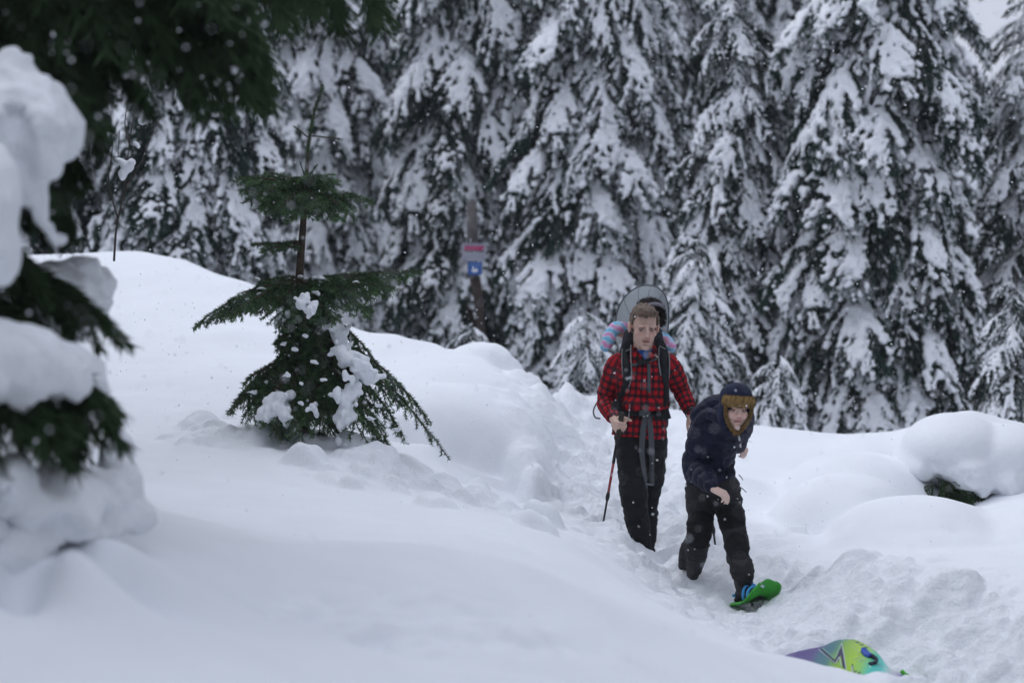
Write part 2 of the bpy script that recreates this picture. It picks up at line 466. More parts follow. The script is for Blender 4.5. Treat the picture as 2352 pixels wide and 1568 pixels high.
for (u, v, y) in [(1950, 1420, 12.2), (2150, 1480, 11.4), (2300, 1500, 11.2), (1850, 1380, 12.8)]:
    a, b = P(u, v, y)[:2]
    lumps(0, 0, 0, a, b, 55, 0.35, 0.03, 0.15, 0.45)
LUMP = np.array(_lump)
def height(x, y, fine=True):
    x = np.asarray(x, float); y = np.asarray(y, float)
    z = domes(x, y, base_h(x, y))
    if not fine: return z
    p = np.stack([x, y, np.zeros_like(x)], 1)
    td = trail_d(x, y)
    near = sstep(45, 25, y)
    z = z + near * 0.012 * fbm(p * 0.9, 2, 3) + near * 0.004 * fbm(p * 3.5, 3, 9)
    m = sstep(1.0, 0.25, td)
    m = np.maximum(m, 0.8 * patch(x, y, 600, 990, 13.9, 0.45))
    m = np.maximum(m, 0.9 * patch(x, y, 1000, 1115, 13.2, 0.5))
    m = np.maximum(m, 0.6 * patch(x, y, 2100, 1450, 11.5, 0.6))
    m = np.maximum(m, 0.7 * patch(x, y, 2350, 1480, 11.2, 0.5))
    m = np.maximum(m, 0.12 * patch(x, y, 1150, 1100, 15.2, 0.4))
    bil = np.abs(fbm(p * 5.0, 4, 21)) ; bil2 = fbm(p * 2.6, 3, 40)
    z = z + m * (0.055 * bil + 0.04 * bil2 + 0.024 * fbm(p * 12, 3, 55) - 0.03)
    z = z - .24 * patch(x, y, 1496, 1285, 14.15, .24) - .07 * patch(x, y, 1605, 1345, 13.35, .22)
    global TROD
    TROD = m
    z = z + m * .010 * fbm(p * 30, 2, 91) - .09 * patch(x, y, 2080, 1555, 10.95, .42)
    # dented crease in the foreground drift
    m2 = np.maximum.reduce([patch(x, y, 760, 1370, 8.05, 0.28), patch(x, y, 880, 1420, 7.85, 0.30), patch(x, y, 950, 1460, 7.7, 0.22), 0.8 * patch(x, y, 1050, 1400, 8.15, 0.45), 0.5 * patch(x, y, 1160, 1400, 8.4, 0.4)])
    z = z + m2 * (0.05 * fbm(p * 4.2, 3, 77) + 0.020 * fbm(p * 13, 3, 78) - 0.035)
    cut = np.clip(1.8 * patch(x, y, 1110, 1020, 15.75, 0.75) + 1.5 * patch(x, y, 1225, 1090, 15.3, .4), 0, 1)
    m = m * (1 - patch(x, y, 1740, 1390, 12.95, 0.30)) * (1 - .85 * cut)
    sel = np.where((np.abs(x) < 4) & (y > 9.5) & (y < 22) & (m > 0.02))[0]
    if len(sel):
        add = np.zeros(len(sel)); X = x[sel]; Y = y[sel]; pw = p[sel]
        X = X + .035 * fbm(pw * 9, 3, 201); Y = Y + .05 * fbm(pw * 7, 3, 202)
        for a, b, r, h in LUMP:
            k = np.where((np.abs(X - a) < r) & (np.abs(Y - b) < r))[0]
            if len(k):
                d = 1 - ((X[k] - a) ** 2 + (Y[k] - b) ** 2) / (r * r)
                add[k] = np.maximum(add[k], h * np.clip(d, 0, 1) ** 0.8)
        z[sel] += add * (1 - cut[sel]) * (1 - np.clip(1.3 * patch(X, Y, 1740, 1400, 12.9, 0.32), 0, 1)) * (1 - np.clip(1.2 * patch(X, Y, 1960, 1520, 11.2, 0.4), 0, 1)) * (1 - np.clip(1.3 * patch(X, Y, 1490, 1270, 14.1, 0.25), 0, 1)) * (1 - np.clip(1.3 * patch(X, Y, 1605, 1345, 13.4, 0.2), 0, 1))
    return z
def axis(segs):
    r = []
    for a, b, s in segs: r += list(np.arange(a, b, s))
    return np.array(r + [segs[-1][1]])
gx = axis([(-60, -12, 3), (-12, -5, 0.5), (-5, -3, 0.06), (-3, 3.4, 0.021), (3.4, 5, 0.06), (5, 12, 0.5), (12, 60, 3)])
gy = axis([(-12, 3, 0.5), (3, 6, 0.08), (6, 9.6, 0.035), (9.6, 16.6, 0.024), (16.6, 22, 0.05), (22, 30, 0.25), (30, 140, 4)])
XX, YY = np.meshgrid(gx, gy)
ZZ = height(XX.ravel(), YY.ravel()).reshape(XX.shape); TRODV = TROD.copy()
nx, ny = len(gx), len(gy)
idx = np.arange(nx * ny).reshape(ny, nx)
F = np.stack([idx[:-1, :-1], idx[:-1, 1:], idx[1:, 1:], idx[1:, :-1]], -1).reshape(-1, 4)
me = bpy.data.meshes.new('snow_ground')
me.vertices.add(nx * ny); me.vertices.foreach_set('co', np.stack([XX.ravel(), YY.ravel(), ZZ.ravel()], 1).ravel())
me.loops.add(F.size); me.loops.foreach_set('vertex_index', F.ravel().astype(np.int32))
me.polygons.add(len(F)); me.polygons.foreach_set('loop_start', np.arange(0, F.size, 4, dtype=np.int32))
me.polygons.foreach_set('use_smooth', np.ones(len(F), bool))
me.update(); me.validate()
_a = me.attributes.new('trodden', 'FLOAT', 'POINT'); _a.data.foreach_set('value', np.clip(TRODV, 0, 1))
ground = link('snow_ground', me, SNOWG)
tag(ground, 'deep soft snow cover with drifts, a cut bank and a trodden trail', kind='structure')
def gz(x, y):
    return float(height(np.array([x]), np.array([y]), True)[0])

# ================================================================== snow laden conifers
def bough_lines(rs, a0, a1, ntw, tw_len, tw_droop, wob=0.05):
    """main axis and side twigs of one bough of unit length growing along +x"""
    n = 13; s = np.linspace(0, 1, n)
    ang = np.radians(a0 + (a1 - a0) * s ** 1.1)
    dx = np.cos(ang); dz = np.sin(ang)
    x = np.concatenate([[0], np.cumsum((dx[1:] + dx[:-1]) / 2) / (n - 1)]); z = np.concatenate([[0], np.cumsum((dz[1:] + dz[:-1]) / 2) / (n - 1)])
    yy = wob * np.sin(s * 3 + rs.rand() * 6) * s
    ax = np.stack([x, yy, z], 1)
    T = frames(ax); tw = []
    for i in range(ntw):
        t = 0.10 + 0.88 * (i + rs.rand() * 0.8) / ntw
        k = t * (n - 1); i0 = min(int(k), n - 2); p = ax[i0] + (ax[i0 + 1] - ax[i0]) * (k - i0); d = T[i0]
        side = 1 if i % 2 else -1
        L = tw_len * (1 - t) ** 0.55 * (0.7 + 0.5 * rs.rand()) + 0.10
        yaw = np.radians(62 - 25 * t + 10 * rs.randn())
        h = np.array([d[0], d[1], 0]); h /= np.linalg.norm(h) + 1e-9
        sd = np.array([-h[1], h[0], 0]) * side
        dirv = h * np.cos(yaw) + sd * np.sin(yaw)
        a = np.arctan2(d[2], np.hypot(d[0], d[1])) * 0.6
        dirv = dirv * np.cos(a) + np.array([0, 0, np.sin(a)])
        m = 6; q = np.linspace(0, 1, m)[:, None]
        pts = p + dirv * L * q * (1 - 0.18 * q * tw_droop) + np.array([0, 0, -1]) * L * tw_droop * q ** 1.8 * (0.35 + 0.35 * rs.rand())
        tw.append(pts)
    return ax, tw

def cards(pts, per, ln, wd, rs, droop=0.5, spread=0.9):
    """needle sprays: thin pointed triangles along a twig"""
    pts = np.asarray(pts); T = frames(pts)
    m = len(pts) - 1; cnt = int(per * m)
    k = rs.rand(cnt) * m; i0 = np.minimum(k.astype(int), m - 1); f = (k - i0)[:, None]
    p = pts[i0] * (1 - f) + pts[i0 + 1] * f; t = T[i0]
    r = rs.randn(cnt, 3); r -= t * (r * t).sum(1)[:, None]; r /= np.linalg.norm(r, axis=1)[:, None] + 1e-9
    r[:, 2] *= 0.6
    d = t * (0.7 + 0.5 * rs.rand(cnt, 1)) + r * spread; d[:, 2] -= droop * rs.rand(cnt)
    d /= np.linalg.norm(d, axis=1)[:, None]
    w = np.cross(d, rs.randn(cnt, 3)); w /= np.linalg.norm(w, axis=1)[:, None] + 1e-9
    L = ln * (0.6 + 0.7 * rs.rand(cnt, 1)); wv = w * wd / 2
    v = np.stack([p - wv, p + wv, p + d * L * 0.7 + wv * 0.8, p + d * L], 1).reshape(-1, 3)
    f = np.arange(cnt * 4).reshape(-1, 4)
    return v, f

def snow_on(mb, pts, r0, r1, rs, lift=0.5, step=0.035, keep=1.0, fl=0.72):
    pts = np.asarray(pts); seg = np.linalg.norm(np.diff(pts, axis=0), axis=1); L = seg.sum()
    n = max(2, int(L / step)); c = np.concatenate([[0], np.cumsum(seg)])
    for i in range(n + 1):
        if rs.rand() > keep: continue
        s = L * i / n
        p = np.array([np.interp(s, c, pts[:, j]) for j in range(3)])
        r = (r0 + (r1 - r0) * i / n) * (0.75 + 0.5 * rs.rand())
        ball(mb, p + [0, 0, r * lift] + rs.randn(3) * r * 0.2, [r, r, r * fl], ICO1)

BOUGH = []
def make_boughs(n, seed, foliage, per=5, ln=0.085, wd=0.017, snow_r=(0.085, 0.05), tsn=(0.055, 0.034), vox=0.020, keep=0.8, a0=(-8, 8), a1=(-62, -45), ntw=22, tw_len=0.40, ratio=0.5, prob=0.75, droop=0.6):
    outl = []
    for i in range(n):
        rs = np.random.RandomState(seed + i)
        ax, tw = bough_lines(rs, rs.uniform(*a0), rs.uniform(*a1), ntw, tw_len, 1.0)
        mb = MB()
        tube(mb, ax, np.linspace(0.016, 0.004, len(ax)), 5)
        for t in tw:
            v, f = cards(t, per, ln, wd, rs, droop); mb.add(v, f)
            tube(mb, t, np.linspace(0.005, 0.002, len(t)), 3, cap=False)
        v, f = cards(ax, per * 1.2, ln, wd, rs, droop); mb.add(v, f)
        fm = mb.mesh('bough_mesh', False)
        fm.materials.append(foliage)
        ms = MB()
        if keep > 0:
            snow_on(ms, ax[1:], snow_r[0], snow_r[1], rs, keep=keep)
            for t in tw:
                if rs.rand() < prob: snow_on(ms, t[rs.randint(0, 2):], tsn[0], tsn[1], rs, keep=keep, lift=0.6)
            sm = remesh(ms, vox, 2, ratio)
            v = get_v(sm); nn = get_n(sm)
            set_v(sm, v + nn * (0.012 * fbm(v * 14, 2, seed + i))[:, None])
            sm.name = 'snow_mesh'; sm.materials.append(SNOWT)
        else: sm = None
        outl.append((fm, sm))
    return outl
BOUGH = make_boughs(7, 100, FOL, per=8, ln=0.07, wd=0.013, snow_r=(0.042, 0.030), tsn=(0.033, 0.023), vox=0.0118, prob=0.74, keep=0.9, ratio=0.45, ntw=28, a0=(-14, 4), a1=(-74, -56), droop=0.8)
BOUGH_BARE = make_boughs(3, 300, FOL, per=11, ln=0.075, wd=0.013, keep=0.8, prob=0.22, snow_r=(0.026, 0.018), tsn=(0.026, 0.018), vox=0.0115, ratio=0.45, ntw=28, a0=(-14, 4), a1=(-74, -56), droop=1.0)
BOUGH_HEAVY = make_boughs(4, 400, FOL, per=7, ln=0.07, wd=0.013, keep=.9, prob=0.72, snow_r=(0.052, 0.036), tsn=(0.037, 0.025), vox=0.013, a0=(-14, 4), a1=(-74, -56), ntw=24, droop=0.8)

def put(name, me, parent, loc, yaw, pitch, scale, roll=0.0):
    o = bpy.data.objects.new(name, me); COL.objects.link(o)
    o.parent = parent
    o.rotation_euler = (roll, pitch, yaw); o.location = loc; o.scale = scale
    return o
def conifer(label, x, y, H, R, nb, seed, group=None, bare=0.15, heavy=0.15, z0=None, ztop=None, lean=0.0, narrow=1.0, crown0=0.25):
    rs = np.random.RandomState(seed)
    z = gzb(x, y) - 0.15 if z0 is None else z0
    t = thing('snowy_conifer', label, 'tree', (x, y, z), group)
    mb = MB()
    hs = np.linspace(0, H, 10)
    tube(mb, np.stack([lean * hs * 0.1, 0 * hs, hs], 1) + [0.02, 0, 0], 0.16 * (H / 9) * (1 - hs / H * 0.95), 9)
    link('trunk', mb.mesh('trunk_mesh'), BARK, t, world=False)
    ga = 2.39996; a = rs.rand() * 6
    nb = min(295, int(nb * 1.3))
    for i in range(nb):
        q = (i + 0.5) / nb
        h = crown0 + (H - crown0 - 0.05) * (1 - (1 - q) ** 0.75) ** 1.0
        L = R * (1 - h / H) ** 0.85 * (0.55 + 0.6 * rs.rand()) * (0.85 + 0.3 * min(1, h / 1.5)) + 0.22
        L = min(L, 1.4)
        a += ga + rs.randn() * 0.3
        r = rs.rand()
        lib = BOUGH_BARE if r < bare else (BOUGH_HEAVY if r < bare + heavy else BOUGH)
        fm, sm = lib[rs.randint(len(lib))]
        pitch = math.radians(rs.uniform(2, 22) - 34 * max(0, h / H - 0.55))
        wv = rs.uniform(0.75, 1.1) * L * narrow
        b = put('bough', fm, t, (lean * h * 0.1, 0, h), a, pitch, (L, wv, L * rs.uniform(0.85, 1.1)), rs.uniform(-0.25, 0.25))
        s = bpy.data.objects.new('snow_load', sm); COL.objects.link(s); s.parent = b; s['kind'] = 'stuff'
    return t
def gzb(x, y): return float(height(np.array([x]), np.array([y]), False)[0])
def ux(u, y): return (u - 1176) / FPX * y
# front row of the wood, left to right:  (u, y, H, R, boughs, label, kwargs)
NB_LIB = []
FRONT = [
    (60, 27.0, 9.0, 1.7, 200, 'dark snow-laden conifer at the far left, behind the drooping near boughs', dict(bare=.3, heavy=.05)),
    (440, 26.5, 9.5, 1.55, 230, 'snow-laden conifer with dark green skirts directly left of the young bare-stemmed spruce', dict(bare=.2)),
    (745, 31.0, 11.0, 1.8, 210, 'paler snow-covered conifer standing behind the top of the young spruce', dict(heavy=.5, bare=0)),
    (1075, 28.5, 11.5, 1.65, 240, 'tall dark conifer with open lower branches right behind the trail sign post', dict(bare=.42, heavy=.05, crown0=1.6)),
    (1365, 27.2, 10.5, 1.6, 240, 'tall snow-laden conifer above and left of the adult hiker', dict(bare=.12, heavy=.2)),
    (1690, 25.5, 6.1, 1.15, 170, 'narrow cone-shaped snowy conifer rising above the child hiker', dict(bare=.1, heavy=.3)),
    (2010, 24.8, 9.8, 1.8, 260, 'widest tall conifer, its boughs weighed down with snow, right of the child hiker', dict(bare=.12, heavy=.2)),
    (2365, 25.5, 5.2, 1.1, 150, 'small snowy conifer with its tip in the sky at the right edge', dict(bare=.15, heavy=.25)),
]
TREES = []
for i, (u, y, H, R, nb, lab, kw) in enumerate(FRONT):
    TREES.append(conifer(lab, ux(u, y), y, H, R, nb, 900 + i, group='snow-laden conifers along the edge of the wood', **kw))
# low snow-capped seedlings in front of the wood
LOW = [
    (1790, 22.6, 1.15, 0.55, 34, 'low snow-caked fir just right of the child hiker, at the edge of the wood', dict(heavy=.8, bare=0, crown0=.05)),
    (1085, 24.0, 1.0, 0.5, 26, 'low fir hung with a thick white snow clump beside the sign post foot', dict(heavy=.6, bare=.2, crown0=.05)),
    (1345, 22.5, 1.3, 0.6, 36, 'low snow-heavy fir behind the adult hiker and left of his shoulder', dict(heavy=.5, bare=.1, crown0=.05)),
    (1600, 23.5, 2.2, 0.8, 60, 'small snowy fir filling the gap above the two hikers', dict(heavy=.4, bare=.2, crown0=.05)),
    (2330, 21.5, 1.9, 0.7, 50, 'small snowy fir behind the large snow mound at the right edge', dict(heavy=.5, bare=.1, crown0=.05)),
]
for i, (u, y, H, R, nb, lab, kw) in enumerate(LOW):
    conifer(lab, ux(u, y), y, H, R, nb, 960 + i, group='low snow-caked firs in front of the wood', **kw)
# the wood behind
BACK = [(-60, 34, 11, 2.2, .2, 'dim conifer deep in the wood at the far left edge'), (250, 32, 11.5, 2.2, .2, 'dim conifer deep in the wood left of the two big left-hand trees\' gap'),
        (600, 34.5, 12, 2.3, .4, 'greyish conifer deep in the wood just left of the young spruce top'), (905, 33, 12, 2.3, .5, 'heavily snowed conifer deep in the wood between the young spruce and the sign post'),
        (1230, 34, 12.5, 2.4, .3, 'dim conifer deep in the wood between the sign post tree and the adult\'s tree'), (1530, 32, 8.2, 2.2, .35, 'dim conifer deep in the wood straight above the adult hiker'),
        (1830, 33, 11.5, 2.3, .4, 'pale conifer deep in the wood between the narrow cone tree and the widest tree'), (2110, 31, 9.5, 2.0, .4, 'pale conifer deep in the wood right of the widest tree'),
        (2500, 31, 4.3, 2.0, .3, 'dim conifer deep in the wood beyond the right edge')]
for i, (u, y, H, R, hv, lab) in enumerate(BACK):
    conifer(lab, ux(u, y), y, H, R * .8, 200, 1200 + i, group='dim conifers deep in the wood', heavy=hv * .5, bare=.25)
# far wood that reads as one mass
far = MB(); fars = MB()
rs = np.random.RandomState(77)
for k in range(46):
    x = -13 + 26 * (k + rs.rand()) / 46; y = rs.uniform(38, 44)
    if x / y > .175: Hh = rs.uniform(3.6, 4.4)
    elif x / y > .12: Hh = rs.uniform(6.0, 7.5)
    else: Hh = rs.uniform(10, 13)
    n = 110
    for j in range(n):
        h = 0.3 + (Hh - 0.3) * j / n; L = 2.1 * (1 - h / Hh) ** 0.8 + 0.15; a = j * 2.4 + rs.rand()
        d = np.array([math.cos(a), math.sin(a), 0]); s = np.array([-d[1], d[0], 0])
        b = np.array([x, y, 0.4 + h]); w = 0.42 * L
        t1 = b + d * L * 0.75 - [0, 0, L * 0.28]; t2 = b + d * L - [0, 0, L * 0.75]
        far.add([b, t1 - s * w, t2, t1 + s * w], [[0, 1, 2], [0, 2, 3]])
        if rs.rand() < .7:
            q = 0.6; o = np.array([0, 0, 0.06])
            fars.add([b + d * L * .2 + o, b + d * L * .6 - s * w * q - [0, 0, L * .15] + o, t2 + o * 2 + (b - t2) * .15, b + d * L * .6 + s * w * q - [0, 0, L * .15] + o * 2], [[0, 1, 2], [0, 2, 3]])
fm = far.mesh('far_wood', False); n0 = len(fm.polygons)
al = MB(); al.add(far.arr(), far.f); al.add(fars.arr(), fars.f)
fw = link('distant_wood', al.mesh('distant_wood_mesh', False), [FOL, SNOWT])
mi = np.zeros(len(fw.data.polygons), np.int32); mi[n0:] = 1
fw.data.polygons.foreach_set('material_index', mi)
tag(fw, 'snowy depth of the conifer wood seen only as a mass through gaps', kind='stuff')

# ------------------------------------------------------------------ near tree at the left edge
NB = make_boughs(4, 500, FOLN, per=34, ln=0.055, wd=0.007, keep=0.10, prob=0.10, snow_r=(0.03, 0.02), tsn=(0.03, 0.02), a0=(-10, 0), a1=(-70, -50), ntw=34, tw_len=0.42, vox=0.014, droop=1.3)
NB_LIB += NB
NBS = make_boughs(2, 540, FOLN, per=30, ln=0.055, wd=0.007, keep=0.5, prob=0.35, snow_r=(0.07, 0.04), tsn=(0.05, 0.03), a0=(-10, 0), a1=(-70, -50), ntw=34, tw_len=0.42, vox=0.014, droop=1.3)
nx0, ny0 = -2.55, 8.6
nt_ = thing('snow_buried_conifer', 'big dark near conifer at the left edge, drooping boughs overhead, snow heaped on its limbs', 'tree', (nx0, ny0, 0.9))
mb = MB(); hs = np.linspace(0, 9, 12)
tube(mb, np.stack([0 * hs, 0 * hs, hs], 1), 0.2 * (1 - hs / 10), 12)
link('trunk', mb.mesh('near_trunk'), BARK, nt_, world=False)
rs = np.random.RandomState(31)
def nb_(tipu, tipv, tipy, hz, lib=NB, wsc=1.0, base=None):
    """bough from the trunk (height hz above ground) out to a tip"""
    tip = P(tipu, tipv, tipy); b = np.array([nx0, ny0, hz]) if base is None else V3(base)
    d = tip - b; L2 = np.hypot(d[0], d[1])
    fm, sm = lib[rs.randint(len(lib))]
    # unit bough ends near (0.75, -0.6): choose scale so the tip lands
    ev = get_v(fm); ex = ev[:, 0].max() * 0.97; ez = ev[:, 2].min() * 0.9
    L = L2 / ex
    pit = -math.atan2(d[2] - ez * L * 0.75, L2)
    o = put('bough', fm, nt_, tuple(b - [nx0, ny0, 0.9]), math.atan2(d[1], d[0]), pit, (L, L * 0.8 * wsc, L * 0.75), rs.uniform(-.2, .2))
    if sm:
        s = bpy.data.objects.new('snow_load', sm); COL.objects.link(s); s.parent = o; s['kind'] = 'stuff'
    return o
for (u, v, y, hz) in [(690, 160, 8.6, 3.75), (640, 230, 8.3, 3.6), (600, 120, 9.0, 3.9), (660, 60, 8.4, 3.9), (560, 250, 8.2, 3.45), (480, 230, 9.1, 3.4), (400, 250, 8.5, 3.35), (330, 220, 9.3, 3.5), (520, 90, 9.3, 3.9),
                      (300, 330, 8.2, 3.15), (240, 440, 8.7, 2.9), (230, 540, 8.4, 2.75), (170, 560, 8.9, 2.6), (260, 300, 9.2, 3.2), (150, 300, 8.0, 3.2), (200, 150, 8.1, 3.5), (300, 60, 8.6, 3.8), (450, 30, 8.3, 4.0),
                      (420, 130, 8.0, 3.7), (560, 10, 8.8, 4.1), (100, 100, 8.3, 3.7), (120, 500, 8.0, 2.8), (680, -20, 8.9, 4.0), (350, 150, 8.8, 3.6), (250, 200, 8.2, 3.4), (500, 170, 8.7, 3.6), (215, 380, 8.5, 3.05), (225, 470, 8.9, 2.85), (200, 540, 8.6, 2.7), (150, 520, 8.4, 2.7), (190, 330, 8.9, 3.1)]:
    nb_(u, v, y, hz)
nb_(655, 40, 8.2, 3.85, NBS, .8); nb_(620, 90, 8.5, 3.8, NBS, .8)
for (u, v, y, hz) in [(905, 60, 9.6, 4.3), (820, 110, 9.2, 4.35), (860, 20, 9.4, 4.4)]: nb_(u, v, y, hz, NB, .35)
# lower limbs with needles hanging under the snow heaps
for (u, v, y, hz) in [(175, 1010, 7.5, 2.05), (130, 1040, 7.3, 2.0), (90, 1010, 7.6, 1.95), (20, 1030, 7.2, 1.95), (185, 1040, 7.9, 1.95), (170, 800, 8.1, 2.1), (80, 690, 8.0, 2.3), (30, 680, 7.8, 2.3), (0, 1000, 7.4, 1.9), (160, 960, 8.0, 2.0)]:
    nb_(u, v, y, hz, NB, .8)
def heap(name, blobs, vox, seed, amp=0.02, fr=7, parent=None, material=None, smooth=4, sag=True):
    mb = MB()
    rs = np.random.RandomState(seed)
    for (u, v, y, rx, ry, rz) in blobs:
        r_ = np.array([PX(rx, y), ry, PX(rz, y)]) * .9; c_ = P(u, v, y)
        ball(mb, c_, r_, ICO3)
        for _ in range(16):
            q = rs.randn(3); q[2] = q[2] * .8 - .3; q /= np.linalg.norm(q); k_ = rs.uniform(.16, .34)
            ball(mb, c_ + q * r_ * .92, [r_.min() * k_ * 1.5, r_.min() * k_ * 1.3, r_.min() * k_ * 1.3], ICO2)
    me = remesh(mb, vox, smooth)
    v = get_v(me); n = get_n(me)
    d = fbm(v * fr, 3, seed) + .28 * fbm(v * fr * 3, 2, seed + 5)
    under = np.clip(-n[:, 2], 0, 1)
    set_v(me, v + n * (amp * d * (1 + 1.5 * under))[:, None])
    return link(name, me, material or SNOWT, parent)
heap('snow_heap', [(60, 240, 7.6, 95, .22, 95), (110, 300, 7.5, 60, .2, 120), (20, 170, 7.7, 70, .2, 60), (140, 360, 7.7, 45, .15, 45), (70, 400, 7.6, 70, .2, 110), (90, 500, 7.7, 35, .12, 60), (130, 560, 7.8, 28, .1, 42), (-60, 350, 7.5, 120, .3, 200), (165, 300, 7.7, 30, .12, 60), (30, 130, 7.7, 40, .15, 40)], .022, 1, .03, 5, nt_)
heap('snow_heap', [(-30, 450, 6.9, 75, .25, 130), (-40, 560, 6.9, 85, .25, 90), (-20, 380, 7.0, 45, .2, 60)], .022, 2, .012, 4, nt_)
heap('snow_heap', [(150, 690, 8.6, 100, .28, 85), (190, 640, 8.8, 60, .25, 50), (110, 640, 8.5, 70, .25, 50), (190, 740, 8.5, 30, .15, 55)], .022, 3, .03, 8, nt_)
heap('snow_heap', [(60, 830, 7.3, 120, .3, 95), (150, 850, 7.4, 62, .25, 75), (-40, 830, 7.2, 130, .3, 100), (60, 920, 7.3, 40, .2, 40), (215, 870, 7.8, 22, .15, 60)], .022, 4, .018, 7, nt_)
heap('snow_heap', [(130, 1150, 7.5, 140, .4, 85), (230, 1150, 7.7, 80, .35, 65), (290, 1120, 7.9, 26, .2, 60), (265, 1050, 8.0, 20, .15, 60), (20, 1130, 7.4, 90, .3, 60), (30, 1110, 7.1, 30, .2, 60), (60, 1225, 7.5, 150, .45, 60), (200, 1215, 7.7, 110, .4, 48), (280, 1190, 7.9, 60, .3, 40), (-60, 1230, 7.4, 120, .4, 60)], .022, 5, .03, 6, nt_)
heap('snow_heap', [(-10, 1205, 7.25, 62, .22, 60), (-40, 1150, 7.25, 62, .22, 40)], .022, 6, .008, 5, nt_)

# ------------------------------------------------------------------ unseen wood added behind and beside the camera to shade the snow
ring = MB(); rings = MB()
rs = np.random.RandomState(78)
NEAR_W = [(-4.5, 10.2), (-5.2, 12.6), (-5.9, 15.2), (-4.4, 2.6), (-4.4, -.6), (5.2, -.4), (-5.0, 5.4), (-5.6, 8.0), (5.2, 3.4), (6.2, 7.0)]  # extra out-of-view trees, added to darken the foreground and left side
for k in range(64 + len(NEAR_W)):
    a0 = math.radians(-250 + 320 * k / 63.0)
    r0 = rs.uniform(9.5, 13)
    x, y = r0 * math.cos(a0), 8 + r0 * math.sin(a0) * 1.25
    if k >= 64: x, y = NEAR_W[k - 64]
    elif (y > 2 and abs(x) < 6.5) or y > 20: continue
    Hh = rs.uniform(9, 13) if y > 0 else rs.uniform(4.5, 7)
    for j in range(80):
        h = 0.3 + (Hh - 0.3) * j / 80; L = 2.0 * (1 - h / Hh) ** 0.8 + 0.15; a = j * 2.4 + rs.rand()
        d = np.array([math.cos(a), math.sin(a), 0]); s = np.array([-d[1], d[0], 0])
        b = np.array([x, y, 0.6 + h]); w = 0.42 * L
        t1 = b + d * L * 0.75 - [0, 0, L * 0.28]; t2 = b + d * L - [0, 0, L * 0.75]
        ring.add([b, t1 - s * w, t2, t1 + s * w], [[0, 1, 2], [0, 2, 3]])
        if rs.rand() < .6:
            q = 0.6; o = np.array([0, 0, 0.06])
            rings.add([b + d * L * .2 + o, b + d * L * .6 - s * w * q - [0, 0, L * .15] + o, t2 + o * 2 + (b - t2) * .15, b + d * L * .6 + s * w * q - [0, 0, L * .15] + o * 2], [[0, 1, 2], [0, 2, 3]])
al = MB(); al.add(ring.arr(), ring.f); al.add(rings.arr(), rings.f)
rw = link('surrounding_wood', al.mesh('surrounding_wood_mesh', False), [FOL, SNOWT])
mi = np.zeros(len(rw.data.polygons), np.int32); mi[len(ring.f):] = 1
rw.data.polygons.foreach_set('material_index', mi)
tag(rw, 'unseen snowy conifers added around the clearing to shade the snow', kind='stuff')

# ================================================================== young bare-stemmed spruce (in focus)
YS = 14.0
sp = thing('young_spruce', 'young green spruce with a bare stem and spindly leader, poking out of the snow bank', 'tree', P(700, 985, YS) - [0, 0, .1])
SPBARK = mat('spruce_bark', (0.085, 0.062, 0.045), 0.85, var=0.4, vscale=30, bump=0.6, bscale=90, bdist=0.003)
SPRN = [SPR, mat('young_spruce_tips', (0.085, 0.165, 0.060), 0.6, var=0.4, vscale=9, spec=0.25)]
mb = MB()
tr = spline([np.append(P(u, v, YS), r) for u, v, r in [(700, 1010, .034), (694, 860, .030), (690, 740, .027), (688, 640, .024), (693, 560, .021), (699, 480, .017), (704, 420, .012), (706, 360, .007), (712, 310, .005), (724, 250, .004), (742, 198, .003)]], 40)
tube(mb, tr[:, :3], tr[:, 3], 10)
link('trunk', mb.mesh('spruce_trunk'), SPBARK, sp)
RS = np.random.RandomState(12)
def needles(pts, per_m, ln, wd, rs, back=0.75, up=0.15):
    pts = np.asarray(pts); seg = np.linalg.norm(np.diff(pts, axis=0), axis=1)
    cnt = max(4, int(seg.sum() * per_m)); T = frames(pts)
    m = len(pts) - 1; k = rs.rand(cnt) * m; i0 = np.minimum(k.astype(int), m - 1); f = (k - i0)[:, None]
    p = pts[i0] * (1 - f) + pts[i0 + 1] * f; t = T[i0]
    r = rs.randn(cnt, 3); r -= t * (r * t).sum(1)[:, None]; r /= np.linalg.norm(r, axis=1)[:, None] + 1e-9
    d = r + t * back; d[:, 2] += up; d /= np.linalg.norm(d, axis=1)[:, None]
    w = np.cross(d, rs.randn(cnt, 3)); w /= np.linalg.norm(w, axis=1)[:, None] + 1e-9
    L = ln * (0.7 + 0.5 * rs.rand(cnt, 1)); wv = w * wd / 2
    return np.stack([p - wv, p + wv, p + d * L], 1).reshape(-1, 3), np.arange(cnt * 3).reshape(-1, 3)
BRN = [0]
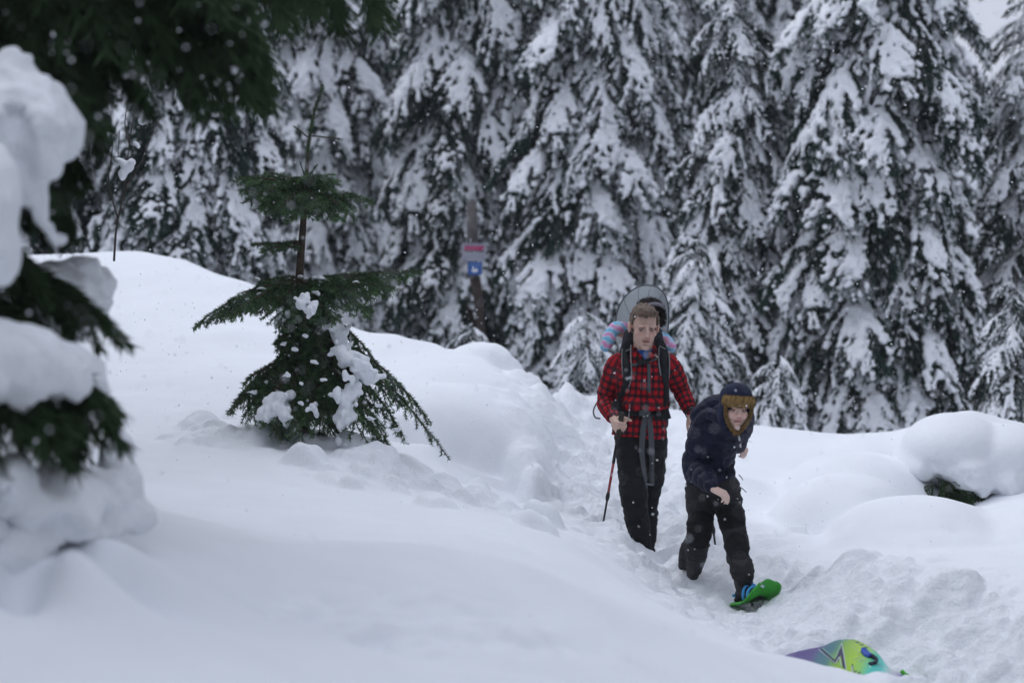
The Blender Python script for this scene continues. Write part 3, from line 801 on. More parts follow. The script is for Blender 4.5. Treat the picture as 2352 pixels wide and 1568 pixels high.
def sbranch(p0, p1, sag=0.1, ntw=14, twl=0.16, rad=0.009, arch=0.0, dens=560, droop=0.35, nl=0.024, nw=0.0055, yaw0=58, bare=0.12):
    rs = RS
    p0, p1 = V3(p0), V3(p1); d = p1 - p0; L = np.linalg.norm(d)
    n = 14; s = np.linspace(0, 1, n)[:, None]
    pts = p0 + d * s + np.array([0, 0, 1]) * L * (arch * 4 * s * (1 - s)) - np.array([0, 0, 1]) * L * sag * (s ** 2 - s) * -1 * 0
    pts = pts + np.cumsum(rs.randn(n, 3) * L * 0.004, 0)
    mb = MB(); nb = MB(); tb = MB()
    tube(mb, pts, np.linspace(rad, 0.002, n), 6)
    T = frames(pts)
    v, f = needles(pts[2:], dens, nl, nw, rs); nb.add(v, f)
    for i in range(ntw):
        t = bare + (0.98 - bare) * (i + rs.rand() * .7) / ntw
        k = t * (n - 1); i0 = min(int(k), n - 2); p = pts[i0] + (pts[i0 + 1] - pts[i0]) * (k - i0); dd = T[i0]
        side = 1 if i % 2 else -1
        sd = np.cross(dd, (0, 0, 1)); sd /= np.linalg.norm(sd) + 1e-9
        sd = sd * side + np.array([0, 0, rs.uniform(-.5, .15)])
        yaw = math.radians(yaw0 - 18 * t + 9 * rs.randn())
        dv = dd * math.cos(yaw) + sd * math.sin(yaw); dv /= np.linalg.norm(dv)
        l = twl * (0.35 + 0.9 * math.sin(PI * min(1, t * .9 + .12)) ** .8) * (0.75 + .5 * rs.rand()) * (1.05 - .45 * t)
        q = np.linspace(0, 1, 6)[:, None]
        tp = p + dv * l * q - np.array([0, 0, 1]) * l * droop * q ** 1.6
        tube(mb, tp, np.linspace(.003, .0012, 6), 4)
        v, f = needles(tp, dens, nl, nw, rs); (tb if rs.rand() < .35 else nb).add(v, f)
        if l > .09:
            for j in range(int(l / .045)):
                tt = rs.uniform(.25, .9); a = int(tt * 5); pp = tp[a]; tdir = tp[min(a + 1, 5)] - tp[a]; tdir /= np.linalg.norm(tdir) + 1e-9
                s2 = np.cross(tdir, (0, 0, 1)) * (1 if j % 2 else -1); s2 /= np.linalg.norm(s2) + 1e-9
                d2 = tdir * .75 + s2 * .65 - np.array([0, 0, .25 * rs.rand()]); l2 = l * rs.uniform(.25, .45)
                t2 = pp + d2 * l2 * np.linspace(0, 1, 4)[:, None]
                v, f = needles(t2, dens, nl, nw, rs); (tb if rs.rand() < .4 else nb).add(v, f)
    b = link('branch', mb.mesh('spruce_branch'), SPBARK, sp)
    a = MB(); a.add(nb.arr(), nb.f); n0 = len(nb.f)
    if tb.n: a.add(tb.arr(), tb.f)
    o = link('needles', a.mesh('needle_mesh', False), SPRN, b)
    mi = np.zeros(len(o.data.polygons), np.int32); mi[n0:] = 1
    o.data.polygons.foreach_set('material_index', mi)
    tag(o, kind='stuff')
    return pts
def tk(u, v): return P(u, v, YS)
# leader
for a, b, tw in [((708, 316), (675, 289), 0), ((712, 312), (786, 321), 0), ((705, 405), (711, 362), 0), ((707, 408), (729, 377), 0), ((703, 415), (690, 372), 0)]:
    sbranch(tk(*a), tk(*b), ntw=tw, rad=.004, dens=560, nl=.014)
lead = MB(); v, f = needles(tr[24:, :3], 1400, .024, .006, RS); lead.add(v, f)
tag(link('needles', lead.mesh('leader_needles', False), SPR, sp), kind='stuff')
# (start, end, depth of the tip, arch, twigs, twig length)
B1 = [((701, 432), (540, 405), -.05, .04, 15, .13), ((701, 438), (560, 470), -.30, .07, 14, .13), ((700, 440), (548, 438), .15, .06, 14, .12), ((701, 430), (610, 395), .30, .05, 9, .10), ((701, 440), (646, 478), -.40, .08, 9, .10),
      ((702, 440), (852, 462), .05, .05, 15, .13), ((702, 442), (815, 502), -.30, .08, 14, .13), ((703, 430), (765, 400), .25, .05, 8, .09), ((703, 445), (735, 480), -.42, .08, 8, .09), ((703, 435), (800, 450), .33, .05, 10, .1),
      ((700, 432), (620, 430), -.22, .05, 10, .12), ((702, 445), (690, 490), -.40, .06, 8, .09), ((700, 428), (640, 410), -.1, .03, 9, .10), ((703, 432), (760, 440), -.2, .05, 9, .1), ((700, 446), (610, 490), -.2, .08, 9, .1),
      ((692, 562), (578, 562), -.05, .02, 10, .085), ((692, 566), (600, 580), -.25, .04, 9, .08), ((694, 556), (630, 560), .2, .02, 6, .07),
      ((690, 650), (444, 756), -.05, .12, 22, .19), ((690, 655), (530, 735), -.30, .10, 17, .17), ((690, 648), (560, 690), .20, .10, 14, .15), ((690, 640), (600, 650), .3, .05, 9, .12),
      ((692, 650), (972, 630), .05, .02, 22, .20), ((692, 655), (900, 672), -.30, .03, 19, .19), ((692, 655), (850, 720), -.35, .07, 16, .17), ((692, 645), (880, 640), .30, .04, 14, .16), ((692, 665), (770, 745), -.45, .1, 12, .14),
      ((690, 665), (640, 750), -.45, .1, 11, .13), ((691, 660), (705, 760), -.5, .12, 11, .13), ((690, 660), (600, 720), -.4, .09, 12, .14), ((693, 645), (790, 640), -.15, .03, 12, .14),
      ((692, 700), (880, 858), -.05, .14, 15, .13), ((692, 760), (985, 966), -.20, .13, 22, .17), ((693, 800), (1040, 1051), -.32, .14, 20, .15), ((694, 830), (915, 1078), -.42, .16, 20, .16), ((694, 800), (930, 1010), -.05, .16, 16, .17),
      ((693, 790), (860, 1000), -.45, .16, 17, .19), ((693, 840), (830, 1010), -.55, .16, 15, .18), ((694, 780), (900, 920), -.38, .15, 16, .17), ((694, 850), (880, 1040), -.35, .16, 16, .17), ((694, 830), (820, 915), -.5, .12, 12, .14),
      ((690, 835), (530, 925), -.05, .15, 17, .15), ((690, 860), (520, 948), -.22, .14, 16, .15), ((690, 830), (560, 885), -.35, .12, 14, .14), ((690, 850), (575, 965), -.38, .15, 15, .15), ((690, 860), (640, 1005), -.5, .16, 15, .17),
      ((690, 840), (560, 960), .15, .16, 15, .16), ((690, 700), (645, 800), -.2, .10, 11, .10), ((690, 720), (740, 800), -.3, .10, 11, .10), ((692, 860), (690, 1010), -.55, .14, 13, .16), ((692, 850), (745, 995), -.55, .14, 13, .16), ((691, 850), (610, 975), -.5, .14, 14, .15)]
for (u, v, dy) in [(570, 425, .1), (600, 470, -.15), (590, 405, .2), (625, 485, -.3), (820, 475, -.1), (780, 470, -.25), (750, 410, .1), (715, 400, -.2), (680, 410, -.2), (650, 455, -.3), (760, 500, -.35), (700, 500, -.3), (665, 500, -.25)]:
    B1.append(((701, 436), (u, v), dy, .06, 12, .13))
for (u, v, dy) in [(480, 735, .05), (600, 690, -.25), (930, 640, .1), (880, 655, -.1), (800, 670, -.3), (650, 700, -.35)]:
    B1.append(((691, 652), (u, v), dy, .08, 16, .17))
for (u, v, dy) in [(545, 915, -.1), (600, 965, -.45), (720, 965, -.5), (670, 985, -.5), (650, 930, -.4), (740, 930, -.4)]:
    B1.append(((692, 830), (u, v), dy, .13, 15, .14))
for a, b, dy, ar, n, tl in B1:
    e = P(b[0], b[1], YS + dy)
    sbranch(tk(*a), e, arch=ar, ntw=n, twl=tl, droop=.45 if b[1] > 800 else .25)
for k in range(34):
    h = 670 + 270 * (k + RS.rand()) / 34
    az = k * 2.4 + RS.rand()
    R = (0.13 + 0.08 * ((h - 670) / 150) if h < 820 else 0.21 + .20 * (h - 820) / 120) * RS.uniform(.7, 1.05)
    base = np.array([np.interp(h, [198, 1010], [tk(700, 198)[0], tk(700, 1010)[0]]), YS, tk(692, h)[2]])
    e = base + [math.cos(az) * R, math.sin(az) * R, -R * RS.uniform(.55, 1.0)]
    gg = height(np.array([e[0]]), np.array([e[1]]), False)[0]
    e[2] = max(e[2], gg - .02)
    sbranch(base, e, arch=.16, ntw=13, twl=.14, droop=.5)
# dead twig
mb = MB(); tube(mb, [tk(703, 455), P(735, 478, YS - .05), P(750, 500, YS - .05)], [.003, .002, .0015], 5); link('dead_twig', mb.mesh('dead_twig_mesh'), SPBARK, sp)
# snow caught in it
def snowbits(name, lst, vox, seed, parent, amp=.008, fr=22, smooth=4):
    mb = MB()
    rs = np.random.RandomState(seed + 70)
    for u, v, dy, rx, ry, rz in lst:
        n_ = 14 if rx > 11 else 7
        ball(mb, P(u, v, YS + dy), [PX(rx, YS) * .8, ry * .8, PX(rz, YS) * .8], ICO2)
        for _ in range(n_):
            k_ = rs.uniform(.25, .5); q = rs.randn(3) * .55
            ball(mb, P(u + q[0] * rx, v + q[2] * rz, YS + dy) + [0, q[1] * ry, 0], [PX(rx, YS) * k_, ry * k_, PX(rz, YS) * k_], ICO2)
    me = remesh(mb, vox, smooth); v = get_v(me); n = get_n(me)
    set_v(me, v + n * (amp * fbm(v * fr, 3, seed))[:, None])
    return link(name, me, SNOW, parent)
snowbits('snow_clump', [(690, 635, -.1, 9, .05, 5), (735, 640, -.12, 12, .05, 5), (755, 646, -.12, 9, .05, 4)], .007, 41, sp, .005)
snowbits('snow_clump', [(560, 678, -.05, 12, .04, 4), (600, 662, -.08, 12, .05, 4), (520, 705, -.05, 9, .04, 4)], .007, 42, sp, .004)
snowbits('snow_clump', [(880, 636, .05, 10, .04, 4), (850, 646, .0, 8, .04, 4)], .007, 43, sp, .004)
snowbits('snow_clump', [(648, 705, -.1, 20, .08, 20), (640, 735, -.1, 14, .07, 20), (662, 690, -.12, 16, .07, 10)], .008, 1, sp)
snowbits('snow_clump', [(700, 685, -.42, 14, .05, 12), (692, 700, -.42, 14, .05, 10), (712, 716, -.46, 12, .05, 12), (722, 704, -.44, 8, .04, 18)], .008, 2, sp)
snowbits('snow_clump', [(776, 770, -.2, 20, .09, 22), (790, 800, -.22, 18, .08, 20), (765, 750, -.18, 14, .06, 14)], .008, 3, sp)
snowbits('snow_clump', [(800, 825, -.42, 32, .10, 20), (830, 845, -.42, 32, .11, 20), (855, 866, -.4, 24, .09, 16), (780, 808, -.4, 20, .08, 14)], .009, 4, sp, .006)
snowbits('snow_clump', [(795, 925, -.48, 20, .08, 40), (785, 960, -.5, 18, .08, 30), (815, 905, -.48, 14, .06, 25)], .009, 5, sp)
snowbits('snow_clump', [(640, 920, -.4, 24, .1, 28), (620, 945, -.42, 20, .1, 24), (655, 955, -.45, 16, .08, 20), (600, 960, -.4, 18, .08, 14)], .009, 6, sp, .012)
snowbits('snow_clump', [(718, 935, -.5, 12, .05, 12), (728, 948, -.5, 8, .04, 10)], .008, 7, sp)
for k, (u, v, dy) in enumerate([(735, 660, -.2), (760, 645, -.1), (782, 641, -.1), (820, 648, -.1), (840, 662, -.2), (727, 672, -.3), (600, 675, -.1), (575, 690, -.1), (722, 640, -.1), (700, 770, -.45), (676, 800, -.4), (745, 870, -.5), (690, 880, -.5),
                                (660, 860, -.45), (580, 900, -.3), (720, 830, -.45), (870, 930, -.4), (850, 960, -.45), (910, 985, -.4), (650, 790, -.35), (590, 640, .1), (690, 925, -.5), (760, 905, -.5), (930, 1015, -.3)]):
    snowbits('snow_clump', [(u, v, dy, 7 + k % 4, .03, 5), (u + 5, v + 3, dy, 5, .025, 4)], .007, 10 + k, sp, .005)

# ------------------------------------------------------------------ bare sapling behind the left boughs
sh = thing('bare_sapling', 'thin leafless sapling holding a few white snow clumps, left of the young spruce', 'sapling', P(262, 590, 15.5))
TW = mat('twig', (0.05, 0.038, 0.035), 0.8)
def twig(lst, r0=.006):
    mb = MB(); pp = spline([P(u, v, 15.5 + d) for u, v, d in lst], 14); tube(mb, pp, np.linspace(r0, .002, 14), 5)
    link('twig', mb.mesh('twig_mesh'), TW, sh)
twig([(262, 600, 0), (268, 520, 0), (285, 440, 0), (297, 330, 0), (310, 250, 0), (318, 170, 0)], .008)
twig([(270, 500, 0), (250, 420, .1), (258, 330, 0), (240, 260, 0)])
twig([(285, 440, 0), (330, 360, -.1), (352, 300, 0), (375, 262, 0)])
twig([(297, 330, 0), (287, 280, .1), (300, 210, 0)]); twig([(292, 380, 0), (320, 310, 0), (335, 230, 0)], .004); twig([(280, 460, 0), (312, 392, 0), (345, 350, 0)], .004); twig([(288, 420, 0), (272, 370, 0), (275, 300, 0)], .004)
def ssn(lst, vox=.009):
    mb = MB()
    for u, v, rx, rz in lst: ball(mb, P(u, v, 15.45), [PX(rx, 15.5), .04, PX(rz, 15.5)], ICO2)
    me = remesh(mb, vox, 2); v = get_v(me); set_v(me, v + get_n(me) * (.008 * fbm(v * 20, 3, 5))[:, None]); link('snow_clump', me, SNOW, sh)
ssn([(275, 370, 16, 9), (292, 382, 14, 14), (282, 400, 8, 14), (300, 372, 10, 9)]); ssn([(332, 268, 11, 10), (326, 280, 10, 8), (342, 275, 8, 7)]); ssn([(312, 330, 6, 6), (318, 337, 5, 5)])

# ================================================================== people
from mathutils.bvhtree import BVHTree
def unit(a):
    a = V3(a); return a / np.linalg.norm(a)
def basis(fwd, up=(0, 0, 1)):
    f = unit(fwd); r = unit(np.cross(f, up)); u = np.cross(r, f)
    return r, f, u
class Surf:
    """lets straps, prints and patches lie on a finished surface"""
    def __init__(s, *objs):
        vs, fs, n = [], [], 0
        for o in objs:
            me = o.data; v = get_v(me) + np.array(root_offset(o)); vs.append(v)
            fs += [[i + n for i in p.vertices] for p in me.polygons]; n += len(v)
        s.t = BVHTree.FromPolygons(np.concatenate(vs).tolist(), fs)
    def at(s, u, v, off=0.003, y=None):
        o = Vector((0, 0, CAMZ)); d = (Vector(P(u, v, 10)) - o).normalized()
        h = s.t.ray_cast(o, d)
        if h[0] is None: return (P(u, v, y) if y else None), np.array([0, -1, 0.])
        return np.array(h[0]) - np.array(d) * off, np.array(h[1])
    def line(s, pts, off=0.003, n=20, y=None):
        q = spline(np.array(pts, float), n); hit = []
        for u, v in q: hit.append(s.at(u, v, off, None))
        ys = [h[0][1] for h in hit if h[0] is not None]; last = ys[0] if ys else (y or YM)
        ps, ns = [], []
        for (u, v), (a, b) in zip(q, hit):
            if a is None: a = P(u, v, last)
            last = a[1]; ps.append(a); ns.append(b)
        return np.array(ps), np.array(ns)
def strap(S, pts, width, parent, m, name, off=0.004, thick=0.005, n=20, y=None, sm=2):
    ps, ns = S.line(pts, off, n, y)
    for _ in range(sm):
        ps[1:-1] = (ps[:-2] + 2 * ps[1:-1] + ps[2:]) / 4
    ns = ns + [0, -1.5, 0]
    mb = MB(); ribbon(mb, ps, width, ns, thick)
    return link(name, mb.mesh(name + '_mesh'), m, parent)

def head_blobs(mb, C, B, s, neck=None, neck_r=0.055, kid=False):
    R = np.stack(B, 1)                       # columns: right, forward, up
    def at(p): return C + R @ (V3(p) * s)
    def E(p, r): ball(mb, at(p), V3(r) * s, ICO2, R)
    E((0, -.014, .035), (.075, .094, .084)); E((0, .028, -.030), (.061, .062, .078)); E((0, .036, -.074), (.047, .044, .036)); E((0, .070, -.098), (.024, .020, .019))
    for k in (-1, 1):
        E((k * .027, .080, .020), (.026, .014, .010)); E((k * .040, .060, -.022), (.022, .023, .023)); E((k * .010, .100, -.030), (.009, .010, .007)); E((k * .079, -.008, -.006), (.009, .020, .032))
        E((k * .083, -.012, .006), (.007, .016, .018))
    if kid:
        E((0, .030, -.045), (.064, .058, .060)); E((0, .086, .002), (.010, .012, .018)); E((0, .093, -.012), (.010, .012, .014)); E((0, .099, -.024), (.012, .010, .009))
        for k in (-1, 1): E((k * .042, .058, -.034), (.024, .022, .024))
    else:
        E((0, .090, .006), (.010, .012, .020)); E((0, .100, -.012), (.011, .014, .018)); E((0, .108, -.026), (.013, .012, .011))
    E((0, .086, -.054), (.024, .012, .007)); E((0, .085, -.068), (.021, .012, .008))
    if neck is not None: limb(mb, [at((0, -.015, -.05)), (at((0, -.02, -.09)) + V3(neck)) / 2, neck], [neck_r, neck_r, neck_r * 1.15], 8)
    return at
def hand(mb, Wp, D, N, s, side, curl=(70, 80, 50), thumb=(0.55, 0.75, 0.25), tc=25, spread=0.0):
    """palm, four unequal jointed fingers and a thumb from the side of the palm"""
    D = unit(D); N = unit(V3(N) - D * np.dot(N, D)); S = np.cross(D, N) * side; Wp = V3(Wp)
    for i, (o, l) in enumerate(zip([.030, .010, -.010, -.029], [.072, .080, .074, .058])):
        kn = Wp + (D * (.088 - .006 * abs(i - 1)) + S * o) * s
        capsule(mb, Wp + (D * .012 + S * o * .55) * s, kn, .017 * s, .0125 * s, 10)
        p = kn; r = .0102 * s; ang = 0
        d0 = unit(D + S * spread * (1.5 - i) * .5)
        for fr, c in zip((.44, .31, .25), curl):
            ang += math.radians(c * (1 + .05 * (i - 1.5)))
            d = d0 * math.cos(ang) + N * math.sin(ang)
            q = p + d * l * fr * s; capsule(mb, p, q, r, r * .9, 8); p = q; r *= .9
    p = Wp + (D * .022 + S * .026) * s; d = unit(D * thumb[0] + S * thumb[1] + N * thumb[2]); r = .0145 * s
    for l in (.040, .032, .026):
        q = p + d * l * s; capsule(mb, p, q, r, r * .85, 8); p = q; r *= .85
        a = math.radians(tc); d = unit(d * math.cos(a) + unit(D * .4 - S * .5 + N * .6) * math.sin(a))

def skin_colors(v, C, B, s, base, lip, cheek, stub=None):
    R = np.stack(B, 1); L = (v - C) @ R / s
    c = np.tile(np.array(base), (len(v), 1))
    def gs(p, sg): return np.exp(-((np.stack([np.abs(L[:, 0]), L[:, 1], L[:, 2]], 1) - V3(p)) ** 2 / V3(sg) ** 2).sum(1))[:, None]
    w = gs((.038, .07, -.028), (.024, .04, .02)); c = c * (1 - .6 * w) + np.array(cheek) * .6 * w
    w = gs((0, .1, -.028), (.018, .03, .016)); c = c * (1 - .5 * w) + np.array(cheek) * .5 * w
    w = gs((0, .09, -.061), (.025, .03, .0115)); w = np.clip(w * 1.6, 0, 1); c = c * (1 - w) + np.array(lip) * w
    w = gs((.080, 0, 0), (.012, .04, .03)); c = c * (1 - .6 * w) + np.array(cheek) * .6 * w
    if stub is not None:
        w = gs((.02, .06, -.085), (.05, .06, .03)) * .35; c = c * (1 - w) + np.array(stub) * w
    n = fbm(v * 40, 3, 3)[:, None]; return np.clip(c * (1 + .06 * n), 0, 1)
def face_push(me, C, B, s, k_=1.0):
    v = get_v(me); R = np.stack(B, 1); L = (v - C) @ R / s
    ax = np.abs(L[:, 0]); f = L[:, 1] > .03
    dy = np.zeros(len(v))
    dy -= .011 * k_ * np.exp(-((ax - .030) / .014) ** 2 - ((L[:, 2] - .001) / .010) ** 2)
    dy -= .006 * np.exp(-(ax / .024) ** 2 - ((L[:, 2] + .0615) / .0030) ** 2)
    dy -= .003 * np.exp(-(ax / .03) ** 2 - ((L[:, 2] + .08) / .007) ** 2)
    v += (np.where(f, dy, 0) * s)[:, None] * B[1]
    set_v(me, v)
SKIN = mat('skin', attr='Col', rough=0.5, spec=0.35, var=0.05, vscale=60, bump=0.15, bscale=260, sub=0.12, bdist=0.002)
EYEW = mat('eye_white', (0.36, 0.31, 0.29), 0.35); IRIS = mat('iris', (0.03, 0.035, 0.04), 0.25, spec=0.5)
HAIR = mat('brown_hair', (0.125, 0.085, 0.060), 0.6, var=0.5, vscale=60, bump=0.8, bscale=160, bdist=0.004)
BROW = mat('brow_hair', (0.24, 0.145, 0.10), 0.8)
LINE = mat('mouth_line', (0.22, 0.07, 0.06), 0.6)
def face_bits(body, C, B, s, browm, open_mouth=0.0, gaze=(0, -.15), lid=0.45):
    R = np.stack(B, 1)
    def at(p): return C + R @ (V3(p) * s)
    for k in (-1, 1):
        mb = MB(); ball(mb, at((k * .030, .0690, -.001)), .0112 * s, ICO3); e = link('eye', mb.mesh('eye_mesh'), EYEW, body)
        mb = MB(); ball(mb, at((k * .030 + gaze[0] * .01, .0760, gaze[1] * .008 - .001)), V3((.0062, .0048, .0058)) * s, ICO2, R); link('iris', mb.mesh('iris_mesh'), IRIS, body)
        mb = MB(); pts = [at((k * (.030 + .017 * q), .0800 - .010 * q * q, .0052 - .005 * q * q + (lid - .45) * -.012)) for q in np.linspace(-1, 1, 9)]
        tube(mb, pts, np.array([.0015, .003, .0042, .005, .005, .005, .0042, .003, .0015]) * s, 6, flat=.8); link('eyelid', mb.mesh('eyelid_mesh'), mat('lid', (0.36, 0.20, 0.155), 0.6), body)  # lid browner than the skin: eye shadow put into its colour
        mb = MB(); pts = [at((k * (.031 + .019 * q), .0920 - .013 * (q * .5 + .5) ** 2 - .0015, .0185 + .0028 * q + .003 * (1 - q * q))) for q in np.linspace(-1, 1, 10)]
        tube(mb, pts, np.linspace(.0032, .0015, 10) * s, 6, up=B[2], flat=.8); link('eyebrow', mb.mesh('eyebrow_mesh'), browm, body)
        mb = MB(); ball(mb, at((k * .0068, .1045, -.0355)), V3((.0036, .004, .0022)) * s, ICO1, R); link('nostril', mb.mesh('nostril_mesh'), LINE, body)
    mb = MB(); pts = [at((.021 * q, .0960 - .010 * q * q, -.0615 - .0015 * q * q)) for q in np.linspace(-1, 1, 11)]
    tube(mb, pts, np.array([.0008, .0014, .0018, .002, .002, .002, .002, .002, .0018, .0014, .0008]) * s * (1 + open_mouth), 6, up=B[2]); link('mouth_line', mb.mesh('mouth_mesh'), LINE, body)

def bone_coords(v, pts, ref):
    """distance to a polyline, distance run along it and angle round it"""
    pts = V3(pts); best = np.full(len(v), 1e9); ss = np.zeros(len(v)); aa = np.zeros(len(v)); c = 0
    for a, b in zip(pts[:-1], pts[1:]):
        d = b - a; l = np.linalg.norm(d); d = d / l
        t = np.clip((v - a) @ d, 0, l); q = v - (a + t[:, None] * d); r = np.linalg.norm(q, axis=1)
        e = unit(V3(ref) - d * np.dot(ref, d)); w = np.cross(d, e)
        ang = np.arctan2(q @ w, q @ e); m = r < best
        best[m] = r[m]; ss[m] = (c + t)[m]; aa[m] = ang[m]; c += l
    return best, ss, aa
def cloth_map(me, bones):
    """bones: (polyline, reference direction, radius)"""
    v = get_v(me); bd = np.full(len(v), 1e9); out = np.zeros((len(v), 3))
    for k, (p, ref, r) in enumerate(bones):
        d, s, a = bone_coords(v, p, ref); m = d - r < bd
        bd[m] = (d - r)[m]; out[m] = np.stack([a * r, s, np.full(len(v), k)], 1)[m]
    return out
def folds(me, amp, fr, seed, bones=None):
    v = get_v(me); n = get_n(me)
    q = v * np.array(fr)
    d = fbm(q, 3, seed); d = -np.abs(d) + .3
    set_v(me, v + n * (amp * d)[:, None])

# ------------------------------------------------------------------ materials of the clothes
def plaid_mat():
    m = bpy.data.materials.new('red_black_plaid'); m.use_nodes = True; t = m.node_tree; b = t.nodes['Principled BSDF']
    a = t.nodes.new('ShaderNodeAttribute'); a.attribute_name = 'cloth'
    sp_ = t.nodes.new('ShaderNodeSeparateXYZ'); t.links.new(a.outputs['Vector'], sp_.inputs[0])
    outs = []
    for ch in ('X', 'Y'):
        q = t.nodes.new('ShaderNodeMath'); q.operation = 'MULTIPLY'; q.inputs[1].default_value = 2 * PI / 0.045
        s_ = t.nodes.new('ShaderNodeMath'); s_.operation = 'SINE'
        r = t.nodes.new('ShaderNodeMapRange'); r.inputs[1].default_value = -0.05; r.inputs[2].default_value = 0.35
        t.links.new(sp_.outputs[ch], q.inputs[0]); t.links.new(q.outputs[0], s_.inputs[0]); t.links.new(s_.outputs[0], r.inputs[0]); outs.append(r.outputs[0])
    ad = t.nodes.new('ShaderNodeMath'); ad.operation = 'ADD'; t.links.new(outs[0], ad.inputs[0]); t.links.new(outs[1], ad.inputs[1])
    h = t.nodes.new('ShaderNodeMath'); h.operation = 'MULTIPLY'; h.inputs[1].default_value = .5; t.links.new(ad.outputs[0], h.inputs[0])
    cr = t.nodes.new('ShaderNodeValToRGB'); e = cr.color_ramp.elements
    e[0].position = 0; e[0].color = (.42, .012, .020, 1); e[1].position = 1; e[1].color = (.022, .016, .020, 1)
    k = cr.color_ramp.elements.new(.5); k.color = (.115, .012, .018, 1)
    t.links.new(h.outputs[0], cr.inputs[0]); t.links.new(cr.outputs[0], b.inputs['Base Color'])
    b.inputs['Roughness'].default_value = .9; b.inputs['Specular IOR Level'].default_value = .1
    n2 = t.nodes.new('ShaderNodeTexNoise'); n2.inputs['Scale'].default_value = 60; tc = t.nodes.new('ShaderNodeTexCoord'); t.links.new(tc.outputs['Object'], n2.inputs['Vector'])
    bp = t.nodes.new('ShaderNodeBump'); bp.inputs['Strength'].default_value = .4; bp.inputs['Distance'].default_value = .006; t.links.new(n2.outputs[0], bp.inputs['Height']); t.links.new(bp.outputs[0], b.inputs['Normal'])
    return m
PLAID = plaid_mat()
TEE = mat('blue_tee', (0.03, 0.13, 0.45), 0.85)
BLK = mat('black_trousers', (0.008, 0.009, 0.011), 0.75, var=.25, vscale=10, bump=.3, bscale=50, spec=.2)
STRAPB = mat('black_strap', (0.010, 0.012, 0.015), 0.7, var=.3, vscale=25, bump=.3, bscale=90)
GREYW = mat('grey_webbing', (0.085, 0.09, 0.10), 0.8, bump=.4, bscale=200)
GREYP = mat('grey_piping', (0.20, 0.21, 0.22), 0.7)
HOODM = mat('grey_canopy', (0.40, 0.43, 0.45), 0.5, var=.08, vscale=9, spec=.3)
_t = HOODM.node_tree; _p = _t.nodes['Principled BSDF']; _tr = _t.nodes.new('ShaderNodeBsdfTranslucent'); _tr.inputs[0].default_value = (.62, .65, .67, 1)
_tp = _t.nodes.new('ShaderNodeBsdfTransparent'); _m1 = _t.nodes.new('ShaderNodeMixShader'); _m2 = _t.nodes.new('ShaderNodeMixShader'); _m1.inputs[0].default_value = .65; _m2.inputs[0].default_value = .05
_t.links.new(_p.outputs[0], _m1.inputs[1]); _t.links.new(_tr.outputs[0], _m1.inputs[2]); _t.links.new(_m1.outputs[0], _m2.inputs[1]); _t.links.new(_tp.outputs[0], _m2.inputs[2]); _t.links.new(_m2.outputs[0], _t.nodes['Material Output'].inputs[0])
NAVY = mat('navy_down', (0.006, 0.008, 0.027), 0.6, var=.3, vscale=14, bump=.35, bscale=45, spec=.2)
NAVY2 = mat('navy_hat', (0.010, 0.014, 0.042), 0.75, var=.3, vscale=14, bump=.3, bscale=60, spec=.2)
PANT = mat('charcoal_trousers', attr='Col', rough=.8, var=.3, vscale=12, bump=.3, bscale=60, spec=.2)
FUR = mat('tan_fur', (0.29, 0.185, 0.07), 0.9, var=.4, vscale=50, bump=.8, bscale=120, bdist=.006)
FURD = mat('dark_fur', (0.02, 0.013, 0.010), 0.9, var=.5, vscale=40, bump=.8, bscale=100, bdist=.006)
WATCH = mat('watch_black', (0.01, 0.01, 0.01), .4)
GREEN = mat('green_plastic', (0.045, 0.34, 0.035), 0.4, var=.08, vscale=20, spec=.4)
LBLUE = mat('light_blue_rubber', (0.05, 0.32, 0.66), 0.45)
STEEL = mat('crampon_steel', (0.35, 0.36, 0.37), .35, metal=.8)
BOOT = mat('boot_black', (0.018, 0.018, 0.020), .6, var=.3, vscale=30, bump=.3, bscale=60)
POLER = mat('pole_red', (0.25, 0.012, 0.018), .3, coat=.4)
POLEB = mat('pole_black', (0.012, 0.012, 0.014), .4)

# ================================================================== the adult hiker
YM = 14.5
man = thing('person', 'adult hiker in a red and black plaid shirt and black trousers, wearing a child carrier', 'person', P(1480, 1330, YM + .1))
def m_(u, v, dy=0.0): return P(u, v, YM + dy)
HC = m_(1479, 750, -.03); HB = basis((.14, -1, -.20), (0.02, 0, 1)); HS = 1.09
mb = MB()
head_blobs(mb, HC, HB, HS, m_(1479, 822, .05), .058)
# torso core, arms, legs
limb(mb, [m_(1477, 835, .04), m_(1474, 900, .05), m_(1471, 985, .05)], [.075, .08, .08], 10)
AR = [m_(1417, 838, .04), m_(1391, 920, .10), m_(1410, 962, -.16)]; AL = [m_(1537, 838, .04), m_(1566, 898, .12), m_(1588, 948, -.02)]
limb(mb, AR, [.036, .03, .027]); limb(mb, AL, [.036, .03, .027])
limb(mb, [m_(1417, 838, .04), m_(1477, 832, .04), m_(1537, 838, .04)], [.036, .055, .036], 8)
LR_ = [m_(1448, 1000, .05), m_(1458, 1145, -.08), m_(1490, 1330, .05)]; LL_ = [m_(1497, 1000, .08), m_(1494, 1140, .12), m_(1482, 1310, .30)]
limb(mb, LR_, [.055, .04, .03]); limb(mb, LL_, [.055, .035, .03])
hand(mb, m_(1408, 968, -.165), (.30, -.75, -.32), (.9, .35, .1), 1.05, 1, (72, 82, 55), (.55, .45, .6), 42)
hand(mb, m_(1588, 948, -.02), (.35, -.05, -.85), (.35, .9, .15), 1.0, -1, (15, 25, 20), (.7, .6, .3), 10)
me = remesh(mb, .0046, 2)
face_push(me, HC, HB, HS)
set_col(me, 'Col', skin_colors(get_v(me), HC, HB, HS, (.64, .43, .345), (.52, .27, .225), (.64, .33, .26), (.58, .385, .31)))
mbody = link('body', me, SKIN, man)
